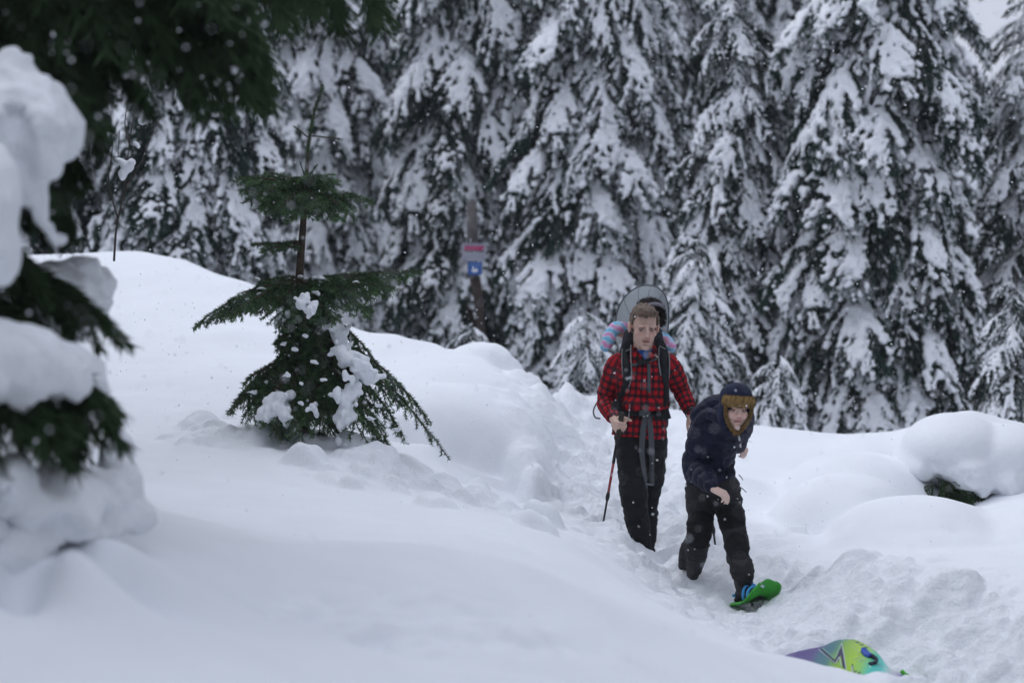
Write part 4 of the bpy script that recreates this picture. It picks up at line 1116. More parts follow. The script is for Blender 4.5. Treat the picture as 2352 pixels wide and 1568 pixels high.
face_bits(mbody, HC, HB, HS, BROW, .8, (.1, -.3), .5)
# hair
R = np.stack(HB, 1)
def hairmesh(C, R, s, blobs, vox=.005, seed=4, amp=.006):
    mb = MB()
    for p, r in blobs: ball(mb, C + R @ (V3(p) * s), V3(r) * s, ICO3, R)
    me = remesh(mb, vox, 1); v = get_v(me); L = (v - C) @ R / s
    st = fbm(np.stack([L[:, 0] * 90, L[:, 1] * 22, L[:, 2] * 30], 1), 3, seed)
    set_v(me, v + get_n(me) * (amp * st)[:, None]); return me
me = hairmesh(HC, R, HS, [((0, -.022, .048), (.0785, .086, .077)), ((0, -.050, .0), (.074, .066, .070)), ((0, .030, .098), (.058, .050, .024)), ((-.014, .060, .090), (.040, .030, .024)), ((.024, .060, .088), (.036, .030, .022)),
                          ((-.069, .004, .040), (.0105, .030, .030)), ((.069, .004, .040), (.0105, .030, .030)), ((.014, .074, .080), (.032, .018, .015)), ((-.03, .05, .088), (.036, .03, .024))])
link('hair', me, HAIR, man)
# shirt
mb = MB()
tr_ = spline([(*m_(1478, 806, .06), .062, .85), (*m_(1478, 818, .06), .085, .8), (*m_(1477, 832, .05), .140, .72), (*m_(1476, 850, .05), .172, .66), (*m_(1475, 885, .05), .165, .70), (*m_(1473, 925, .05), .158, .74),
              (*m_(1471, 948, .05), .152, .76), (*m_(1470, 975, .05), .162, .76), (*m_(1467, 1004, .05), .168, .76)], 34)
tube(mb, tr_[:, :3], tr_[:, 3], 30, up=(0, -1, 0), flat=tr_[:, 4])
for A, w0 in ((AR, (.074, .067, .060, .043)), (AL, (.074, .066, .058, .042))):
    pr = [A[0] + (A[0] - A[1]) * .02, A[0] * .5 + A[1] * .5 , A[1], A[1] * .08 + A[2] * .92]
    limb(mb, pr, w0, 20, 16)
ball(mb, m_(1422, 832, .04), (.072, .078, .058)); ball(mb, m_(1533, 832, .04), (.072, .078, .058))
# shirt tails bulging over the belt
ball(mb, m_(1458, 930, -.05), (.07, .06, .05)); ball(mb, m_(1500, 930, -.05), (.06, .06, .045))
for s in (-1, 1): limb(mb, [m_(1478 + 24 * s, 797, .10), m_(1478 + 25 * s, 806, .02), m_(1478 + 17 * s, 822, -.06)], [.018, .021, .016], 8)
me = remesh(mb, .0065, 3)
cm = cloth_map(me, [([m_(1478, 800, .05), m_(1475, 880, .05), m_(1468, 1010, .05)], (0, -1, 0), .155), (AR, (0, -1, 0), .062), (AL, (0, -1, 0), .062)])
v = get_v(me); n = get_n(me)
arm = cm[:, 2] > .5
w = np.where(arm, .010 * (-np.abs(fbm(np.stack([cm[:, 0] * 9, cm[:, 1] * 26, cm[:, 2]], 1), 3, 8)) + .25), .008 * (-np.abs(fbm(np.stack([v[:, 0] * 9, v[:, 1] * 6, v[:, 2] * 15], 1), 3, 9)) + .2))
w += np.where(~arm, .016 * np.exp(-((v[:, 2] - m_(0, 931)[2]) / .03) ** 2) - .016 * np.exp(-((v[:, 2] - m_(0, 950)[2]) / .022) ** 2), 0)
set_v(me, v + n * w[:, None]); set_vec(me, 'cloth', cm)
shirt = link('plaid_shirt', me, PLAID, man)
SS = Surf(shirt, mbody)
# blue tee in the open neck
mb = MB(); rows = []
for k, q in enumerate(np.linspace(0, 1, 9)):
    c = 1481 + 1.5 * q; w_ = 19 * (1 - q) ** 1.0 + .6; vv = 802 + 24 * q
    for j in range(7):
        p, _ = SS.at(c - w_ + 2 * w_ * j / 6, vv + (4 * (1 - ((j - 3) / 3) ** 2) if k == 0 else 0), .006)
        rows.append(p)
f = [[a * 7 + b, a * 7 + b + 1, a * 7 + b + 8, a * 7 + b + 7] for a in range(8) for b in range(6)]
mb.add(rows, f); o = link('blue_tee', mb.mesh('tee_mesh'), TEE, man)
sol = o.modifiers.new('t', 'SOLIDIFY'); sol.thickness = .004
# collar flaps
for s in (-1, 1):
    mb = MB(); ps, ns = SS.line([(1478 + 21 * s, 799), (1480 + 17 * s, 812), (1481 + 7 * s, 828)], .009, 8)
    ribbon(mb, ps, [.036, .040, .022], ns + [0, -1, 0], .006); me = mb.mesh('collar_mesh', False); set_vec(me, 'cloth', cloth_map(me, [([m_(1478, 800, .05), m_(1468, 1010, .05)], (0.3, -1, 0), .155)]))
    link('collar', me, PLAID, shirt)
# trousers
mb = MB()
tube(mb, spline([(*m_(1471, 945, .05), .145), (*m_(1471, 985, .05), .158), (*m_(1472, 1020, .05), .160), (*m_(1474, 1050, .05), .14)], 10)[:, :3], [.145, .15, .156, .158, .16, .16, .16, .158, .15, .13], 24, up=(0, -1, 0), flat=.72)
limb(mb, [m_(1450, 1010, .03), m_(1453, 1080, -.02), m_(1457, 1150, -.08), m_(1468, 1215, -.04), m_(1489, 1320, .05)], [.098, .092, .084, .070, .048], 20, 16)
limb(mb, [m_(1497, 1010, .07), m_(1500, 1080, .10), m_(1494, 1140, .12), m_(1490, 1210, .18), m_(1484, 1320, .32)], [.098, .078, .062, .052, .05], 20, 16)
me = remesh(mb, .008, 3); v = get_v(me); n = get_n(me)
set_v(me, v + n * (.014 * (-np.abs(fbm(v * [8, 8, 17], 3, 14)) + .2))[:, None])
trou = link('black_trousers', me, BLK, man)
# watch
mb = MB(); d = unit(AL[2] - AL[1]); pw = AL[2] - d * .002
tube(mb, [pw - d * .012, pw + d * .012], .036, 16, cap=False); ball(mb, pw + [0, -.036, .0], (.016, .006, .016))
o = link('wrist_watch', mb.mesh('watch_mesh'), WATCH, man); o.modifiers.new('t', 'SOLIDIFY').thickness = .004

# ------------------------------------------------------------------ child carrier on his back
car = thing('child_carrier', 'black and grey child carrier backpack with an arched grey rain canopy, worn by the adult', 'carrier', m_(1478, 990, .3))
SB = Surf(shirt, trou, mbody)
strap(SB, [(1452, 782), (1440, 795), (1438, 825), (1440, 865), (1434, 890), (1424, 912), (1420, 930)], [.048, .056, .058, .046, .032, .024, .022], car, STRAPB, 'shoulder_strap', .010, .014, 22)
strap(SB, [(1508, 782), (1520, 795), (1525, 825), (1527, 860), (1530, 890), (1529, 930)], [.048, .056, .060, .046, .026, .022], car, STRAPB, 'shoulder_strap', .010, .014, 22)
for pts in ([(1449, 792), (1449, 825), (1451, 862), (1444, 890)], [(1429, 800), (1428, 830), (1431, 865)], [(1437, 806), (1450, 800)], [(1514, 797), (1513, 830), (1518, 862)], [(1514, 794), (1532, 803)], [(1537, 810), (1538, 840), (1536, 870)]):
    strap(SB, pts, .007, car, GREYP, 'piping', .021, .005, 12)
strap(SB, [(1449, 838), (1465, 836)], .016, car, GREYW, 'sternum_strap', .016, .004, 5); strap(SB, [(1488, 829), (1511, 824)], .016, car, GREYW, 'sternum_strap', .016, .004, 5)
strap(SB, [(1464, 834), (1476, 831), (1489, 829)], .028, car, STRAPB, 'sternum_buckle', .02, .010, 6)
strap(SB, [(1490, 834), (1491, 860), (1491, 902)], .019, car, GREYW, 'hanging_strap', .012, .003, 12)
strap(SB, [(1404, 938), (1425, 942), (1449, 948)], [.085, .095, .06], car, STRAPB, 'hip_pad', .012, .022, 10); strap(SB, [(1506, 950), (1522, 948), (1537, 944)], [.06, .09, .085], car, STRAPB, 'hip_pad', .012, .022, 10)
strap(SB, [(1446, 946), (1468, 949), (1486, 950), (1510, 950)], .042, car, STRAPB, 'hip_belt', .012, .008, 12)
strap(SB, [(1447, 928), (1445, 945), (1444, 962)], .007, car, GREYP, 'piping', .032, .004, 6)
for k, (a, b) in enumerate([((1474, 947), (1492, 953)), ((1490, 944), (1478, 955)), ((1468, 948), (1482, 948)), ((1508, 948), (1516, 949))]):
    strap(SB, [a, b], .034, car, GREYW, 'knot_webbing', .026 + .006 * k, .012, 5)
strap(SB, [(1482, 952), (1477, 990), (1474, 1035), (1479, 1080), (1486, 1122)], [.030, .036, .034, .026, .010], car, GREYW, 'hanging_strap', .022, .005, 22)
strap(SB, [(1490, 952), (1495, 990), (1497, 1040), (1496, 1085), (1497, 1114)], [.030, .034, .034, .034, .034], car, GREYW, 'hanging_strap', .026, .005, 22)
strap(SB, [(1485, 1111), (1500, 1113)], .012, car, GREYP, 'strap_end', .034, .006, 4)
# frame, pack body
mb = MB()
for s in (-1, 1):
    limb(mb, [m_(1478 + 40 * s, 760, .28), m_(1478 + 50 * s, 830, .24), m_(1478 + 55 * s, 930, .24), m_(1478 + 40 * s, 985, .30)], [.012] * 4, 14, 8)
limb(mb, [m_(1438, 985, .30), m_(1478, 990, .30), m_(1518, 985, .30)], [.012] * 3, 8, 8)
link('pack_frame', mb.mesh('pack_frame_mesh'), POLEB, car)
mb = MB()
box(mb, m_(1478, 900, .34), (.15, .10, .22)); ball(mb, m_(1478, 820, .36), (.16, .12, .12)); ball(mb, m_(1478, 960, .36), (.16, .13, .10))
me = remesh(mb, .012, 8); link('pack_body', me, STRAPB, car)
mb = MB()      # head-rest panels beside the neck
limb(mb, [m_(1444, 765, .16), m_(1440, 790, .15), m_(1432, 815, .13)], [.03, .034, .03], 8); link('side_panel', remesh(mb, .008, 4), mat('pack_charcoal', (.035, .035, .045), .8, var=.4, vscale=30, bump=.5, bscale=60), car)
mb = MB(); limb(mb, [m_(1511, 760, .16), m_(1514, 790, .15), m_(1520, 810, .13)], [.026, .032, .03], 8); link('side_panel', remesh(mb, .008, 4), MATS['pack_charcoal'], car)
mb = MB(); lp = spline([m_(1381, 915, .2), m_(1369, 928, .18), m_(1363, 944, .16), m_(1367, 958, .16), m_(1378, 961, .2)], 16); tube(mb, lp, .0045, 8); link('side_loop', mb.mesh('loop_mesh'), GREYW, car)
# canopy: arched quarter dome open to the front
cc = m_(1476, 765, .28)
def can(phi, psi):
    """phi 0 right .. pi left over the top; psi 0 front rim .. 1 back"""
    a = PX(64, YM) * (1 + .05 * math.sin(phi)); b = PX(112, YM)
    x = math.cos(phi) * a * (1.0 if phi > PI / 2 else .92); z = (math.sin(phi) ** .8) * b
    k = math.cos(psi * 1.25)
    x += PX(11, YM) * math.sin(phi) ** 2 + (PX(5, YM) if phi < PI / 2 else 0) * math.sin(2 * phi)
    return cc + np.array([x * (k * .6 + .4 * (1 - psi * .2)), .26 * math.sin(psi * 1.25), z * (k * .55 + .45 * (1 - .25 * psi)) - (0.02 if psi else 0) * psi])
mb = MB(); na, nb2 = 48, 12; vs = []
for i in range(na):
    for j in range(nb2): vs.append(can(-.12 + (PI + .30) * i / (na - 1) if False else PI * (i / (na - 1)), j / (nb2 - 1)))
vs = np.array(vs); vs += (fbm(vs * 22, 2, 3) * .003)[:, None]
for j in range(nb2):
    if True: pass
f = [[i * nb2 + j, (i + 1) * nb2 + j, (i + 1) * nb2 + j + 1, i * nb2 + j + 1] for i in range(na - 1) for j in range(nb2 - 1)]
mb.add(vs, f)
# back wall closing the dome
bk = [vs[i * nb2 + nb2 - 1] for i in range(na)]; c0 = np.mean(bk, 0); st = mb.n
mb.add(bk + [c0 - [0, 0, .05]], [[i, i + 1, na] for i in range(na - 1)])
o = link('canopy', mb.mesh('canopy_mesh'), HOODM, car); o.modifiers.new('t', 'SOLIDIFY').thickness = .003
mb = MB(); tube(mb, [can(PI * i / 47, -.02) for i in range(48)], .0042, 8); link('canopy_rim', mb.mesh('rim_mesh'), mat('rim_grey', (.13, .14, .15), .6), car)
for ph in (.95, 1.45, 1.85, 2.4):
    mb = MB(); tube(mb, [can(ph, j / 8) * .999 + [0, -.002, 0] for j in range(9)], .0016, 6); link('canopy_seam', mb.mesh('seam_mesh'), mat('seam_grey', (.22, .24, .25), .7), car)

# ------------------------------------------------------------------ the small child riding in it
kid = thing('person', 'small child in the carrier with dark fluffy hat and tie-dye sleeves behind the adult', 'person', m_(1478, 900, .25))
KC = m_(1493, 722, .22); KB = basis((.25, -1, -.1)); 
mb = MB(); head_blobs(mb, KC, KB, .72, m_(1480, 770, .3), .04)
limb(mb, [m_(1480, 770, .3), m_(1478, 850, .32)], [.07, .08], 8)
for s, u0, u1 in ((-1, 1412, 1396), (1, 1524, 1544)): limb(mb, [m_(1478 + 30 * s, 775, .28), m_(u0, 764 if s < 0 else 777, .2), m_(u1 + (0 if s < 0 else -8), 790, .165)], [.024, .020, .014], 8)
me = remesh(mb, .007, 2); set_col(me, 'Col', skin_colors(get_v(me), KC, KB, .72, (.55, .34, .27), (.4, .14, .12), (.55, .26, .2))); link('body', me, SKIN, kid)
mb = MB(); KR = np.stack(KB, 1)
def fur_tufts(C, RM, blobs, n, ln, seed, m, name, parent, wd=.004):
    rs = np.random.RandomState(seed); mb = MB()
    for p, r, k in blobs:
        q = rs.randn(k, 3); q /= np.linalg.norm(q, axis=1)[:, None]
        pos = C + (q * V3(r) + V3(p)) @ RM.T; nn = (q / V3(r)); nn /= np.linalg.norm(nn, axis=1)[:, None]; nn = nn @ RM.T + rs.randn(k, 3) * .35 + [0, 0, -.25]
        nn /= np.linalg.norm(nn, axis=1)[:, None]; w = np.cross(nn, rs.randn(k, 3)); w /= np.linalg.norm(w, axis=1)[:, None]; w *= wd / 2
        mb.add(np.stack([pos - w, pos + w, pos + nn * ln * (.6 + .6 * rs.rand(k, 1))], 1).reshape(-1, 3), np.arange(k * 3).reshape(-1, 3))
    o = link(name, mb.mesh(name + '_mesh', False), m, parent); return tag(o, kind='stuff')
khb = [((0, -.01, .045), (.075, .080, .052)), ((0, .055, .045), (.068, .026, .028)), ((.066, .02, -.015), (.024, .04, .052)), ((-.066, .02, -.015), (.024, .04, .052))]
for p, r in khb: ball(mb, KC + KR @ V3(p), r, ICO3, KR)
kh = link('fluffy_hat', remesh(mb, .006, 2), FURD, kid)
fur_tufts(KC, KR, [(p, r, 900) for p, r in khb], 0, .018, 6, FURD, 'hat_fur', kh)
# grey band and bow across the hat
mb = MB(); ribbon(mb, [KC + KR @ V3((x, .045 - 6 * x * x + .045, .075 - 5.5 * x * x)) for x in np.linspace(-.075, .075, 14)], .022, (0, -1, .5), .008); link('hat_band', mb.mesh('band_mesh'), mat('hat_grey', (.20, .19, .22), .8), kh)
def tiedye():
    m = bpy.data.materials.new('pastel_tie_dye'); m.use_nodes = True; t = m.node_tree; b = t.nodes['Principled BSDF']
    tc = t.nodes.new('ShaderNodeTexCoord'); mp = t.nodes.new('ShaderNodeMapping'); mp.inputs['Rotation'].default_value = (0, -.45, 0); t.links.new(tc.outputs['Object'], mp.inputs[0])
    w = t.nodes.new('ShaderNodeTexWave'); w.bands_direction = 'Z'; w.inputs['Scale'].default_value = 5.2; w.inputs['Distortion'].default_value = 5; w.inputs['Detail Scale'].default_value = 2.2; w.inputs['Detail'].default_value = 3
    t.links.new(mp.outputs[0], w.inputs['Vector'])
    cr = t.nodes.new('ShaderNodeValToRGB'); e = cr.color_ramp.elements
    e[0].position = .05; e[0].color = (.72, .30, .56, 1); e[1].position = .95; e[1].color = (.20, .50, .74, 1)
    for p_, c_ in ((.3, (.66, .42, .64, 1)), (.5, (.55, .62, .76, 1)), (.72, (.40, .64, .78, 1))): k = e.new(p_); k.color = c_
    t.links.new(w.outputs[0], cr.inputs[0]); t.links.new(cr.outputs[0], b.inputs['Base Color']); b.inputs['Roughness'].default_value = .85; return m
TD = tiedye()
for s, pts in ((-1, [(1432, 752, .25), (1415, 752, .2), (1404, 766, .17), (1396, 784, .15), (1390, 798, .14)]), (1, [(1512, 772, .25), (1522, 776, .22), (1532, 786, .2), (1541, 796, .18)])):
    mb = MB(); limb(mb, [m_(u, v, d) for u, v, d in pts], [.036, .038, .039, .038, .032][:len(pts)], 12, 14)
    me = remesh(mb, .007, 3); v = get_v(me); set_v(me, v + get_n(me) * (.005 * fbm(v * 25, 2, 5))[:, None]); link('tie_dye_sleeve', me, TD, kid)
mb = MB(); tube(mb, [m_(1398 + 14 * q - 8, 778 + 12 * q, .165 - .045) for q in np.linspace(0, 1, 8)], .0035, 6); link('sleeve_cord', mb.mesh('cord_mesh'), mat('cord_blue', (.02, .04, .25), .6), kid)

# ================================================================== the child hiker in front
YB = 13.4
boy = thing('person', 'child hiker leaning forward in a navy down jacket and navy hat with tan fur trim', 'person', P(1640, 1340, YB))
def b_(u, v, dy=0.0): return P(u, v, YB + dy)
CC = b_(1690, 936, -.23); CB = basis((.13, -1, -.15), (.07, 0, 1)); CS = .93
mb = MB(); CR = np.stack(CB, 1)
head_blobs(mb, CC, CB, CS, b_(1676, 985, -.08), .048, True)
BT = [b_(1634, 1105, .12), b_(1632, 1060, .10), b_(1645, 1010, .0), b_(1660, 972, -.06)]
BAR = [b_(1612, 985, -.04), b_(1594, 1068, .02), b_(1634, 1118, -.28)]; BAL = [b_(1704, 976, -.02), b_(1692, 1015, .20), b_(1700, 1026, .32)]
limb(mb, BT, [.065, .065, .07, .06], 12); limb(mb, [BAR[0], BT[3], BAL[0]], [.03, .05, .03], 8)
limb(mb, BAR, [.034, .03, .023]); limb(mb, BAL, [.03, .026, .023])
BLR = [b_(1612, 1120, .12), b_(1606, 1215, .02), b_(1584, 1330, .38)]; BLL = [b_(1664, 1120, .12), b_(1686, 1222, -.08), b_(1708, 1334, -.26)]
limb(mb, BLR[:2] + [BLR[1] * .4 + BLR[2] * .6], [.045, .034, .028]); limb(mb, BLL, [.045, .034, .028])
hand(mb, b_(1636, 1121, -.29), (.80, -.38, -.36), (-.20, .35, -.75), .84, 1, (30, 42, 30), (.90, .28, .30), 14, -.12)
hand(mb, b_(1703, 1024, .32), (.25, .1, -.9), (-.5, .8, 0), .62, 1, (40, 50, 40))
me = remesh(mb, .0044, 2); face_push(me, CC, CB, CS, .7)
set_col(me, 'Col', skin_colors(get_v(me), CC, CB, CS, (.74, .53, .45), (.62, .33, .29), (.76, .38, .32)))
bbody = link('body', me, SKIN, boy)
face_bits(bbody, CC, CB, CS, mat('fair_brow', (.25, .15, .10), .7), .1, (.0, -.1), .3)
# jacket
mb = MB()
tb = spline([(*b_(1630, 1112, .12), .132, .84), (*b_(1631, 1085, .12), .142, .84), (*b_(1632, 1050, .10), .138, .84), (*b_(1642, 1010, .02), .142, .82), (*b_(1652, 982, -.04), .138, .78), (*b_(1665, 960, -.07), .10, .8), (*b_(1676, 952, -.10), .07, .9)], 34)
tube(mb, tb[:, :3], tb[:, 3], 28, up=(0, -1, 0.2), flat=tb[:, 4])
limb(mb, [BAR[0] + [0.0, 0, .0], BAR[0] * .5 + BAR[1] * .5, BAR[1], BAR[1] * .45 + BAR[2] * .55, BAR[1] * .04 + BAR[2] * .96], [.075, .074, .070, .064, .040], 22, 18)
limb(mb, [BAL[0], BAL[1], BAL[2]], [.066, .052, .036], 16, 16)
ball(mb, b_(1612, 978, -.03), (.075, .08, .065)); ball(mb, b_(1702, 978, -.04), (.060, .075, .065))
me = remesh(mb, .0065, 3)
cm = cloth_map(me, [(np.array(BT), (0, -1, 0), .135), (BAR, (0, -1, 0), .066), (BAL, (0, -1, 0), .06)])
v = get_v(me); n = get_n(me)
per = .072; ph = (cm[:, 1] + .006 * fbm(v * 6, 2, 3)) / per
puff = np.abs(np.sin(PI * ph)) ** .6
wr = fbm(np.stack([cm[:, 0] * 40, cm[:, 1] * 14, cm[:, 2] * 3], 1), 3, 31)
hem = np.where(cm[:, 2] < .5, sstep(0, .03, cm[:, 1]), 1)
set_v(me, v + n * ((.0125 * (puff - .8) + .0055 * wr * (1.3 - puff) + .006 * fbm(v * 7, 2, 44)) * hem)[:, None]); set_vec(me, 'cloth', cm)
jac = link('down_jacket', me, NAVY, boy)
# hood lying on the shoulders
mb = MB()
limb(mb, [b_(1602, 955, .0), b_(1618, 942, -.02), b_(1640, 930, -.02), b_(1655, 925, .02)], [.045, .052, .056, .05], 12); limb(mb, [b_(1607, 965, -.06), b_(1630, 950, -.12), b_(1650, 962, -.18), b_(1668, 985, -.22), b_(1685, 996, -.24)], [.030, .034, .036, .034, .026], 14)
limb(mb, [b_(1716, 950, -.08), b_(1718, 968, -.14), b_(1705, 990, -.20)], [.036, .036, .028], 10)
me = remesh(mb, .007, 3); v = get_v(me); set_v(me, v + get_n(me) * (.010 * (-np.abs(fbm(v * [16, 16, 22], 3, 12)) + .3))[:, None]); link('hood', me, NAVY, boy)
SJ = Surf(jac)
strap(SJ, [(1697, 1001), (1699, 1012), (1701, 1026)], .010, boy, mat('zip_white', (.55, .56, .58), .5), 'zip_pull', .012, .006, 6)
strap(SJ, [(1690, 992), (1694, 1010), (1688, 1040), (1678, 1070), (1668, 1098)], .006, boy, mat('zip_dark', (.004, .005, .012), .5), 'zip', .004, .004, 16)
for pts in ([(1697, 1090, -.02), (1703, 1096, -.05), (1706, 1102, -.05)], [(1700, 1118, -.02), (1706, 1122, -.05), (1714, 1130, -.05)]):
    mb = MB(); tube(mb, spline([b_(*q) for q in pts], 8), .0025, 6); link('draw_cord', mb.mesh('draw_cord_mesh'), POLEB, boy)
# hat: crown and ear flaps
mb = MB()
def cE(p, r, m=ICO3): ball(mb, CC + CR @ (V3(p) * CS), V3(r) * CS, m, CR)
cE((0, -.018, .058), (.100, .112, .085)); cE((0, -.02, .030), (.098, .108, .07)); cE((0, .0, .078), (.088, .098, .072)); cE((0, -.05, -.02), (.090, .080, .085))
for k in (-1, 1): cE((k * .080, .005, -.030), (.026, .052, .072)); cE((k * .066, .018, -.085), (.028, .040, .042))
me = remesh(mb, .006, 4); v = get_v(me); set_v(me, v + get_n(me) * (.003 * fbm(v * 14, 3, 2))[:, None]); hat = link('trapper_hat', me, NAVY2, boy)
# fur brim and face edging
def fblobs():
    r = []
    for q in np.linspace(-1, 1, 9): r.append(((.076 * q, .098 - .050 * q * q, .055 - .006 * q * q), (.024, .020, .036)))
    for k in (-1, 1):
        for t in np.linspace(0, 1, 8): r.append(((k * (.078 - .066 * t ** 2.2), .070 + .010 * t, .018 - .150 * t), (.008 + .002 * t, .014, .015)))
    return r
mb = MB(); FB = fblobs()
for p, r in FB: cE(p, r, ICO2)
me = remesh(mb, .005, 2); fu = link('fur_trim', me, FUR, hat)
fur_tufts(CC, CR, [(V3(p) * CS, V3(r) * CS, 700) for p, r in FB], 0, .0055, 9, FUR, 'fur', hat, .0022)
# trousers
mb = MB()
tube(mb, [b_(1633, 1085, .12), b_(1634, 1105, .12), b_(1636, 1130, .12), b_(1638, 1150, .11)], [.125, .137, .145, .13], 22, up=(0, -1, 0), flat=.78)
limb(mb, [b_(1609, 1120, .12), b_(1609, 1170, .07), b_(1606, 1220, .01), b_(1601, 1262, .10), b_(1594, 1305, .20), b_(1590, 1350, .26)], [.092, .081, .074, .066, .046, .024], 22, 16); limb(mb, [b_(1598, 1235, .10), b_(1583, 1268, .22), b_(1574, 1300, .32)], [.06, .058, .04], 10, 14)
limb(mb, [b_(1662, 1120, .10), b_(1676, 1170, .0), b_(1686, 1222, -.08), b_(1696, 1275, -.17), b_(1708, 1322, -.25)], [.096, .083, .074, .070, .066], 22, 16)
me = remesh(mb, .0065, 3); v = get_v(me); n = get_n(me)
set_v(me, v + n * (.012 * (-np.abs(fbm(v * [9, 9, 16], 3, 24)) + .2))[:, None])
v = get_v(me); cmL = bone_coords(v, [b_(1609, 1120, .12), b_(1606, 1220, .01), b_(1588, 1345, .36)], (0, -1, 0)); cmR = bone_coords(v, [b_(1662, 1120, .10), b_(1686, 1222, -.08), b_(1708, 1322, -.25)], (0, -1, 0))
col = np.tile(np.array((.026, .025, .027)), (len(v), 1))
for (d, s, a) in (cmL, cmR):
    m = (d < .11) & (((s - .235) / .075) ** 2 + (a / 1.45) ** 2 < 1) & ((cmL[0] < cmR[0]) == (d is cmL[0]))
    col[m] = (.007, .007, .008)
m = (cmR[0] < cmL[0]) & (((cmR[1] - .42) / .09) ** 2 + (cmR[2] / 1.2) ** 2 < 1); col[m] = (.009, .009, .010)
set_col(me, 'Col', col); link('snow_trousers', me, PANT, boy)
# gaiter, boot
A_ = unit((.42, -.88, .19)); LW = unit(np.cross(A_, (0, 0, 1))); UPN = np.cross(LW, A_)
T0 = P(1675, 1388, 13.34)
def so(a, l, h): return T0 + A_ * a + LW * l + UPN * h
mb = MB(); limb(mb, [b_(1706, 1318, -.25), so(.17, 0, .11), so(.19, 0, .05)], [.052, .050, .045], 10); limb(mb, [so(.14, 0, .045), so(.22, 0, .045), so(.31, 0, .035)], [.040, .042, .034], 12, 14, UPN, .85)
link('boot', remesh(mb, .006, 3), BOOT, boy)
mb = MB(); limb(mb, [b_(1590, 1352, .28), b_(1588, 1368, .32), b_(1590, 1376, .22)], [.032, .035, .03], 10); link('boot', remesh(mb, .007, 3), BOOT, boy)

# ------------------------------------------------------------------ the green snowshoe
ssh = thing('snowshoe', 'bright green plastic snowshoe with light blue binding straps on the child\'s lifted front foot', 'snowshoe', T0)
LEN = .45
def wid(s): return .030 + .066 * sstep(0, .45, s) - .0 * s if s < .8 else (.096 - .024 * ((s - .8) / .2) ** 2.6)
def zup(s): return .105 * max(0, (s - .60) / .40) ** 1.5
mb = MB(); ns_, nw_ = 40, 17; vs = []
for i in range(ns_):
    s = i / (ns_ - 1)
    for j in range(nw_):
        q = -1 + 2 * j / (nw_ - 1)
        rim = -.014 * max(0, (abs(q) - .75) / .25) ** 1.5 + .004 * math.cos(q * PI * 2)
        vs.append(so(LEN * s - .06 * max(0, s - .8), wid(s) * q, zup(s) * (1 - .25 * q * q) + rim))
def hole(i, j):
    s = i / (ns_ - 1); q = -1 + 2 * (j + .5) / (nw_ - 1)
    return ((s - .60) / .13) ** 2 + (q / .55) ** 2 < 1 or ((s - .36) / .05) ** 2 + ((abs(q) - .5) / .2) ** 2 < 1
f = [[i * nw_ + j, (i + 1) * nw_ + j, (i + 1) * nw_ + j + 1, i * nw_ + j + 1] for i in range(ns_ - 1) for j in range(nw_ - 1) if not hole(i, j)]
mb.add(vs, f); o = link('deck', mb.mesh('deck_mesh'), GREEN, ssh); o.modifiers.new('t', 'SOLIDIFY').thickness = .008
mb = MB()
for k in (-1, 1):
    box(mb, so(.24, .052 * k, -.014), (.004, .075, .010), np.stack([LW, A_, UPN], 1))
    for j in range(6): box(mb, so(.18 + .024 * j, .052 * k, -.030), (.003, .006, .010), np.stack([LW, A_, UPN], 1))
link('side_rail', mb.mesh('rail_mesh', False), STEEL, ssh)
mb = MB(); box(mb, so(.315, 0, -.006), (.040, .022, .003), np.stack([LW, A_, UPN], 1))
for j in range(5): box(mb, so(.335, -.034 + .017 * j, -.024), (.005, .003, .018), np.stack([LW, A_, UPN], 1))
link('crampon', mb.mesh('crampon_mesh', False), STEEL, ssh)
mb = MB(); box(mb, so(.24, 0, .012), (.036, .10, .006), np.stack([LW, A_, UPN], 1)); limb(mb, [so(.15, -.04, .02), so(.13, 0, .035), so(.15, .04, .02)], [.014] * 3, 8); link('binding_plate', mb.mesh('plate_mesh'), BOOT, ssh)
for a, h, w_ in ((.29, .082, .016), (.245, .098, .016)):
    mb = MB(); ribbon(mb, [so(a, .056 * math.cos(t), .016 + (h - .016) * math.sin(t) ** .8) for t in np.linspace(0, PI, 16)], w_, A_ * 0 + UPN, .008)
    vs = []; mb = MB(); tube(mb, [so(a + .01 * math.cos(t), .058 * math.cos(t), .014 + (h - .014) * max(0, math.sin(t)) ** .7) for t in np.linspace(0, PI, 20)], .0085, 8, up=A_, flat=.9); link('binding_strap', mb.mesh('binding_strap_mesh'), LBLUE, ssh)
mb = MB(); tube(mb, [so(.15 - .045 * math.sin(t), .050 * math.cos(t), .045) for t in np.linspace(0, PI, 14)], .008, 8); link('heel_strap', mb.mesh('heel_strap_mesh'), LBLUE, ssh)
mb = MB(); tube(mb, spline([so(.30, -.05, .075), so(.34, -.03, .09), so(.38, -.012, .088)], 8), .008, 8); link('strap_tail', mb.mesh('strap_tail_mesh'), LBLUE, ssh)
mb = MB(); box(mb, so(.25, -.0, .106), (.010, .012, .004), np.stack([LW, A_, UPN], 1)); link('buckle', mb.mesh('buckle_mesh'), POLEB, ssh)
SD = Surf(o)
EMW = mat('emblem_white', (.65, .75, .78), .5); EMB = mat('emblem_blue', (.18, .45, .62), .5)
for (x, y_, r, m_e) in ((1580, 645, 70, EMW), (1640, 650, 38, EMB), (1610, 690, 40, EMW), (1540, 570, 22, EMW)):
    mb = MB(); u0, v0 = 1637 + .072 * x, 1298.3 + .072 * y_
    ring_ = [SD.at(u0 + .072 * r * math.cos(t) * .8, v0 + .072 * r * math.sin(t) * .6, .002 if m_e is EMW else .003, 12.9)[0] for t in np.linspace(0, 2 * PI, 12, endpoint=False)]
    mb.add(ring_, [list(range(12))]); link('emblem', mb.mesh('emblem_mesh', False), m_e, ssh)

